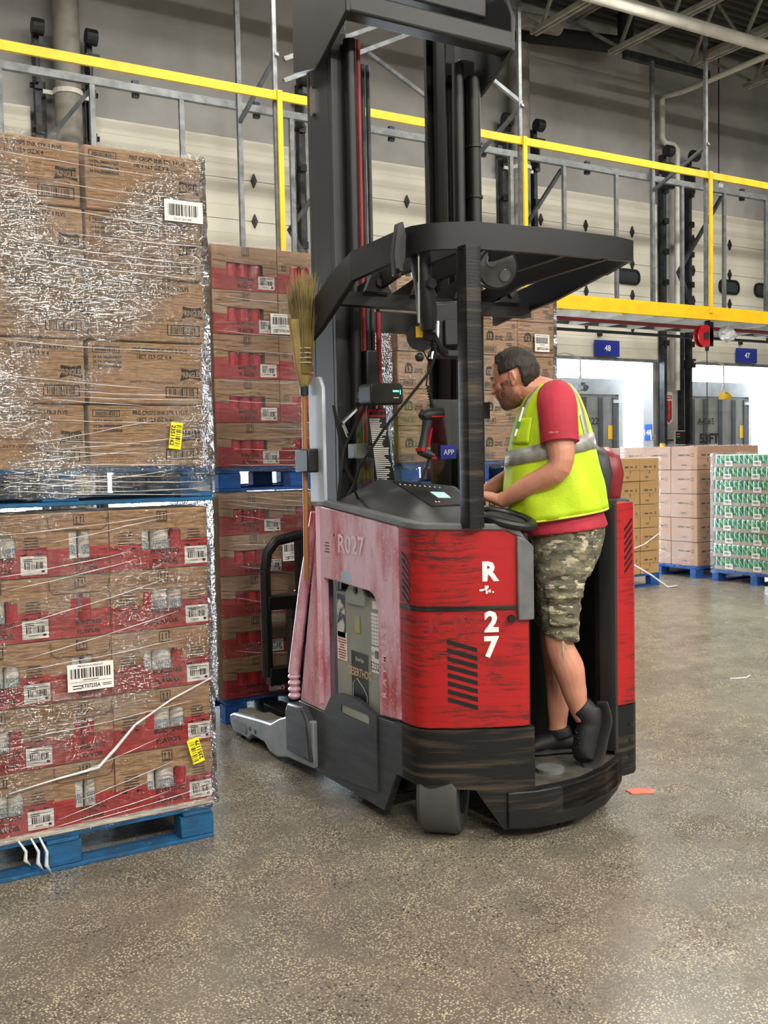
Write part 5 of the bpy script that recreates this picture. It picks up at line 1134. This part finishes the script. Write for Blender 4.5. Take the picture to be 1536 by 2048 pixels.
# hair, beard, eyes
def headpatch(name, m, keep, off, seed=1, rough=.0):
    R = random.Random(seed); n, mm = 64, 40; vs, idx, fs = [], {}, []
    def P(i, k):
        t = PI * i / mm; a = 2 * PI * k / n; d = V((math.sin(t) * math.cos(a), math.sin(t) * math.sin(a), math.cos(t)))
        def reach(c, r):
            q = [(-c[j]) / r[j] for j in range(3)]; e = [d[j] / r[j] for j in range(3)]
            A = sum(x * x for x in e); Bq = 2 * sum(x * y for x, y in zip(e, q)); Cq = sum(x * x for x in q) - 1; D = Bq * Bq - 4 * A * Cq
            return (-Bq + math.sqrt(D)) / (2 * A) if D > 0 else 0
        s = max(reach((-.008, 0, .012), (.102, .079, .1)), reach((.018, 0, -.045), (.078, .066, .078)), reach((.04, 0, -.085), (.05, .046, .04)), reach((.07, 0, -.104), (.02, .024, .018)))
        return d * s
    for i in range(1, mm):
        for k in range(n):
            pt = [P(i + x, (k + y) % n) for x, y in ((0, 0), (1, 0), (1, 1), (0, 1))]
            c = sum(pt, V()) / 4
            if keep(c):
                f = []
                for x, y in ((0, 0), (1, 0), (1, 1), (0, 1)):
                    key = (i + x, (k + y) % n)
                    if key not in idx:
                        p = P(*key); p = p * (1 + (off + R.uniform(0, rough)) / p.length); idx[key] = len(vs); vs.append(Hd(*p))
                    f.append(idx[key])
                fs.append(tuple(f))
    o = MB().add(vs, fs).build(name, m, man, smooth=True)
    md = o.modifiers.new('solid', 'SOLIDIFY'); md.thickness = .007; md.offset = -1; return o
def hairline(c):
    f, l, u = c
    return (u > -.07 and f < -.035 - max(0, -u - .02) * .2 and not (abs(l) > .062 and f > -.045 and u < .02)) or (u > .012 and f < .03 and abs(l) > .03 and u > .0 + f * .4) or (u > .06 and f < .035 and not (abs(l) < .03 and f > -.03 and u > .085))
headpatch('hair', M_hair, hairline, .006, 3, .007)
headpatch('beard', M_beard, lambda c: (c[2] < -.075 and c[0] > -.01) or (c[2] < -.02 and 0.0 < c[0] < .045 and abs(c[1]) > .045) or (-.075 < c[2] < -.05 and c[0] > .06), .0015, 4, .001)
for s in (-1, 1):
    e = MB(); e.sphere(Hd(.0845, s * .031, -.003), .0065, 10, 8); e.build('eye', mat('eye', '6b5f56', .2), man, smooth=True)
    e = MB(); limb(e, [Hd(.09, s * .014, .019), Hd(.089, s * .032, .025), Hd(.074, s * .05, .018)], [.004, .005, .003], 6); e.build('eyebrow', M_hair, man, smooth=True)
# polo shirt
VZ = [(1.285, -.013, .213, .225, -.14), (1.34, -.008, .206, .228, -.13), (1.405, -.006, .203, .23, -.12), (1.53, .001, .188, .225, -.1), (1.64, .002, .166, .215, -.05), (1.735, .0, .138, .195, 0), (1.79, -.004, .113, .168, 0), (1.83, -.012, .08, .12, 0), (1.852, -.012, .06, .085, 0)]
b = MB(); b.loft([ering(1.22, -.045, 0, .192, .214, -.1)] + [ering(z, f, 0, a - .012, c - .012, t) for z, f, a, c, t in VZ[:-1]] + [ering(1.845, 0, 0, .06, .075, .1)])
limb(b, [B(-.015, .12, 1.79), B(-.018, .19, 1.755), B(-.022, .226, 1.68), B(-.026, .24, 1.605)], [.078, .082, .08, .078], 20)
limb(b, [B(-.01, -.12, 1.79), B(.0, -.19, 1.755), B(.05, -.23, 1.66), B(.08, -.25, 1.6)], [.078, .08, .074, .07], 18)
fuse(b, 'polo_shirt', M_shirt, man, .006, 5)
b = MB(); cuff = []
ax = (B(-.026, .24, 1.605) - B(-.022, .226, 1.68)).normalized(); cu = ax.cross(FV).normalized(); cv = ax.cross(cu)
for h in (-.012, .006): cuff.append([B(-.026, .24, 1.605) + ax * h + cu * (.079 * math.cos(2 * PI * k / 28)) + cv * (.079 * math.sin(2 * PI * k / 28)) for k in range(28)])
b.loft(cuff); b.build('sleeve_cuff', M_shirt, man, smooth='a')
MB().text('DRI FIT', B(.0, .0, 0) * 0 + B(-.0, .316, 1.635), -FV * 1.0, Z1, .008, sx=1.1).build('sleeve_print', mat('pale_print', 'd9a0a4', .6), man)
# collar
b = MB(); b.loft([[B(.03 + .074 * math.cos(a), .078 * math.sin(a), 1.832 - .03 * math.cos(a) + h) * 1 for a in [2 * PI * k / 28 for k in range(28)]] for h in (-.015, .01)], False)
c = b.build('collar', M_shirt, man, smooth=True); md = c.modifiers.new('solid', 'SOLIDIFY'); md.thickness = .006
# vest
def vp(z, a, off=0.0):
    for i in range(len(VZ) - 1):
        if VZ[i][0] <= z <= VZ[i + 1][0] + 1e-6: break
    t = min(max((z - VZ[i][0]) / (VZ[i + 1][0] - VZ[i][0]), 0), 1); t = t
    f0, rf, rl = [VZ[i][j] * (1 - t) + VZ[i + 1][j] * t for j in (1, 2, 3)]; pw = 2.25; c, s = math.cos(a), math.sin(a)
    x = math.copysign(abs(c) ** (2 / pw), c) * (rf + off); y = math.copysign(abs(s) ** (2 / pw), s) * (rl + off); return f0 + x, y
def vpt(z, a, off=0.0, tilt=0.0):
    f, l = vp(z, a, off); return B(f, l, z + tilt * f)
R = random.Random(5); b = MB(); N_ = 48; rows = []
for i in range(23):
    z = 1.285 + (1.845 - 1.285) * i / 22; k = max(0, 1 - (z - 1.285) / .45)
    rows.append([vpt(z, 2 * PI * j / N_, .002 + k * (.007 * math.sin(7 * 2 * PI * j / N_ + 3 * z * 6) + .004 * math.sin(13 * 2 * PI * j / N_)), -.14 * k) for j in range(N_)])
b.loft(rows, False); v = b.build('safety_vest', M_vest, man, smooth=True); md = v.modifiers.new('solid', 'SOLIDIFY'); md.thickness = .006; md.offset = 1
b = MB(); b.loft([[vpt(1.572 + h - .2 * vp(1.572, 2 * PI * j / 64)[0], 2 * PI * j / 64, .014) for j in range(64)] for h in (-.033, .033)], False)
s = b.build('reflective_band', M_refl, man, smooth=True); md = s.modifiers.new('solid', 'SOLIDIFY'); md.thickness = .003
for a0_, nm in ((math.radians(38), 'shoulder_band'), (math.radians(140), 'shoulder_band')):
    b = MB(); zz = [1.6 + .24 * i / 12 for i in range(13)]
    b.loft([[vpt(z, a0_ + w, .013) for z in zz] for w in (-.11, 0, .11)], False); b.f = b.f[:]; b.m = b.m[:]
    # open strip: drop the faces that would close the loop
    keep = [f for f in b.f if max(f) - min(f) <= 14 + 0 and not (0 in [q % 13 for q in f] and 12 in [q % 13 for q in f])]; b.f = keep; b.m = [0] * len(keep)
    s = b.build(nm, M_refl, man, smooth=True); md = s.modifiers.new('solid', 'SOLIDIFY'); md.thickness = .002
# armhole edging, pocket, hem binding
M_edge = mat('lime_binding', 'd7ea4a', .6)
for sd in (1, -1):
    c0_ = B(-.016, sd * .155, 1.745); ring = []
    for k in range(33):
        a = 2 * PI * k / 32; ring.append(B(-.018 + .088 * math.cos(a), sd * (.172 - .05 * math.sin(a)), 1.735 + .1 * math.sin(a)))
    MB().tube(ring, .007, 8, False).build('armhole_binding', M_edge, man, smooth=True)
b = MB(); b.tube([vpt(1.285, 2 * PI * j / N_, .009, -.14) for j in range(N_ + 1)], .005, 6, False); b.build('hem_binding', M_edge, man, smooth=True)
def vpatch(name, a0_, a1, z0, z1, off, m):
    b = MB(); vs, fs = [], []; n = 8
    for i in range(n + 1):
        for j in range(n + 1): vs.append(vpt(z0 + (z1 - z0) * j / n, a0_ + (a1 - a0_) * i / n, off))
    fs = [(i * (n + 1) + j, (i + 1) * (n + 1) + j, (i + 1) * (n + 1) + j + 1, i * (n + 1) + j + 1) for i in range(n) for j in range(n)]
    o = b.add(vs, fs).build(name, m, man, smooth=True); md = o.modifiers.new('solid', 'SOLIDIFY'); md.thickness = .004; return o
vpatch('chest_pocket', math.radians(28), math.radians(62), 1.6, 1.705, .016, M_vest)
pn = MB(); pa_, pb_ = vpt(1.63, math.radians(40), .026), vpt(1.75, math.radians(42), .024); pn.tube([pa_, pa_.lerp(pb_, .5), pb_], .005, 8); p_ = pn.build('pen', M_lett, smooth='a'); tag(p_, 'white and green pen clipped in the man\'s vest pocket', 'pen'); MB().tube([pa_.lerp(pb_, .25), pa_.lerp(pb_, .5)], .0056, 8).build('grip', mat('pen_green', '2e7a44', .5), p_)
# camouflage shorts
LG = [(1.27, -.052, .172, .2), (1.2, -.052, .17, .2), (1.12, -.046, .155, .195), (1.03, -.04, .12, .18)]
b = MB(); b.loft([ering(z, f, 0, a, c) for z, f, a, c in LG])
def leg_ring(z, sd, n=24):
    T = [(1.16, -.048, .098, .142, .105), (1.06, -.036, .1, .115, .1), (1.0, -.027, .1, .101, .098), (.93, -.024, .1, .09, .092), (.87, -.024, .1, .083, .088), (.81, -.026, .1, .079, .084), (.775, -.028, .1, .079, .084)]
    for i in range(len(T) - 1):
        if T[i][0] >= z >= T[i + 1][0]: break
    t = (T[i][0] - z) / (T[i][0] - T[i + 1][0]); f, l, rf, rl = [T[i][j] * (1 - t) + T[i + 1][j] * t for j in (1, 2, 3, 4)]
    wr_ = .004 * math.sin(z * 120) + .003 * math.sin(z * 71 + 1)
    return [B(f + (.03 * (1.16 - z) / .4 if sd < 0 else 0) + (rf + wr_ * math.sin(3 * a + z * 40)) * math.cos(a), sd * l + (rl + wr_) * math.sin(a), z + .02 * math.cos(a) * (1 if z < .8 else 0)) for a in [2 * PI * k / n for k in range(n)]]
for sd in (1, -1): b.loft([leg_ring(1.16 - .385 * i / 26, sd) for i in range(27)])
so = fuse(b, 'camouflage_shorts', M_camo, man, .006, 3)
def legpatch(name, z0, z1, a0_, a1, off, m):
    b = MB(); vs, n = [], 10
    for i in range(n + 1):
        r = leg_ring(z0 + (z1 - z0) * i / n, 1, 72); cc = sum(r, V()) / 72
        for j in range(n + 1):
            p = r[int((a0_ + (a1 - a0_) * j / n) / 360 * 72) % 72]; d = (p - cc); d.z = 0; vs.append(p + d.normalized() * off)
    fs = [(i * (n + 1) + j, (i + 1) * (n + 1) + j, (i + 1) * (n + 1) + j + 1, i * (n + 1) + j + 1) for i in range(n) for j in range(n)]
    o = b.add(vs, fs).build(name, m, man, smooth=True); md = o.modifiers.new('solid', 'SOLIDIFY'); md.thickness = .006; md.offset = 1; return o
legpatch('cargo_pocket', .84, .97, 60, 140, .007, M_camo); legpatch('pocket_flap', .955, 1.015, 55, 145, .012, M_camo)
MB().tube([B(-.03, .19, .775), B(-.032, .196, .73), B(-.036, .19, .68)], [.004, .005, .002], 6).tube([B(-.03, .19, .775), B(-.05, .196, .74)], [.004, .003], 6).build('drawstring', mat('tan_cord', 'a59a7a', .7), man)
# shoes
b = MB(); up_ = V((0, 0, 1))
limb(b, [B(-.105, .07, .475), B(-.135, .066, .44), B(-.15, .066, .4)], [.05, .052, .05], 16)
limb(b, [B(-.16, .064, .47), B(-.158, .066, .42), B(-.14, .07, .36), B(-.122, .078, .29), B(-.118, .085, .25), B(-.116, .09, .24)], [(.032, .036), (.05, .044), (.056, .05), (.052, .054), (.034, .052), (.02, .03)], 18)
fuse(b, 'shoe', M_shoe, man, .005, 4)
b = MB(); limb(b, [B(-.2, .06, .49), B(-.212, .063, .42), B(-.197, .067, .35), B(-.176, .075, .28), B(-.15, .082, .234), B(-.112, .09, .2225)], [(.008, .036), (.011, .044), (.011, .044), (.011, .05), (.012, .05), (.006, .03)], 12); b.build('shoe_sole', mat('dark_sole', '2a2a2a', .7), man, smooth=True)
b = MB(); limb(b, [B(-.022, -.105, .33), B(-.03, -.105, .29)], [.05, .055], 16); limb(b, [B(-.085, -.115, .262), B(-.03, -.105, .272), B(.04, -.085, .268), B(.1, -.063, .258), B(.145, -.048, .25)], [(.03, .032), (.043, .042), (.04, .045), (.033, .048), (.018, .032)], 18)
fuse(b, 'shoe', M_shoe, man, .005, 4)
b = MB(); limb(b, [B(-.1, -.118, .229), B(-.02, -.1, .229), B(.07, -.072, .229), B(.155, -.045, .231)], [(.012, .034), (.012, .042), (.012, .05), (.01, .03)], 12); b.build('shoe_sole', mat('dark_sole', '2a2a2a', .7), man, smooth=True)
for k in range(4): MB().tube([B(-.09 - .004 * k, .118 + .004 * k, .37 - .022 * k), B(-.085, .09, .365 - .022 * k), B(-.09, .06, .372 - .022 * k)], .003, 6).build('lace', M_black, man)
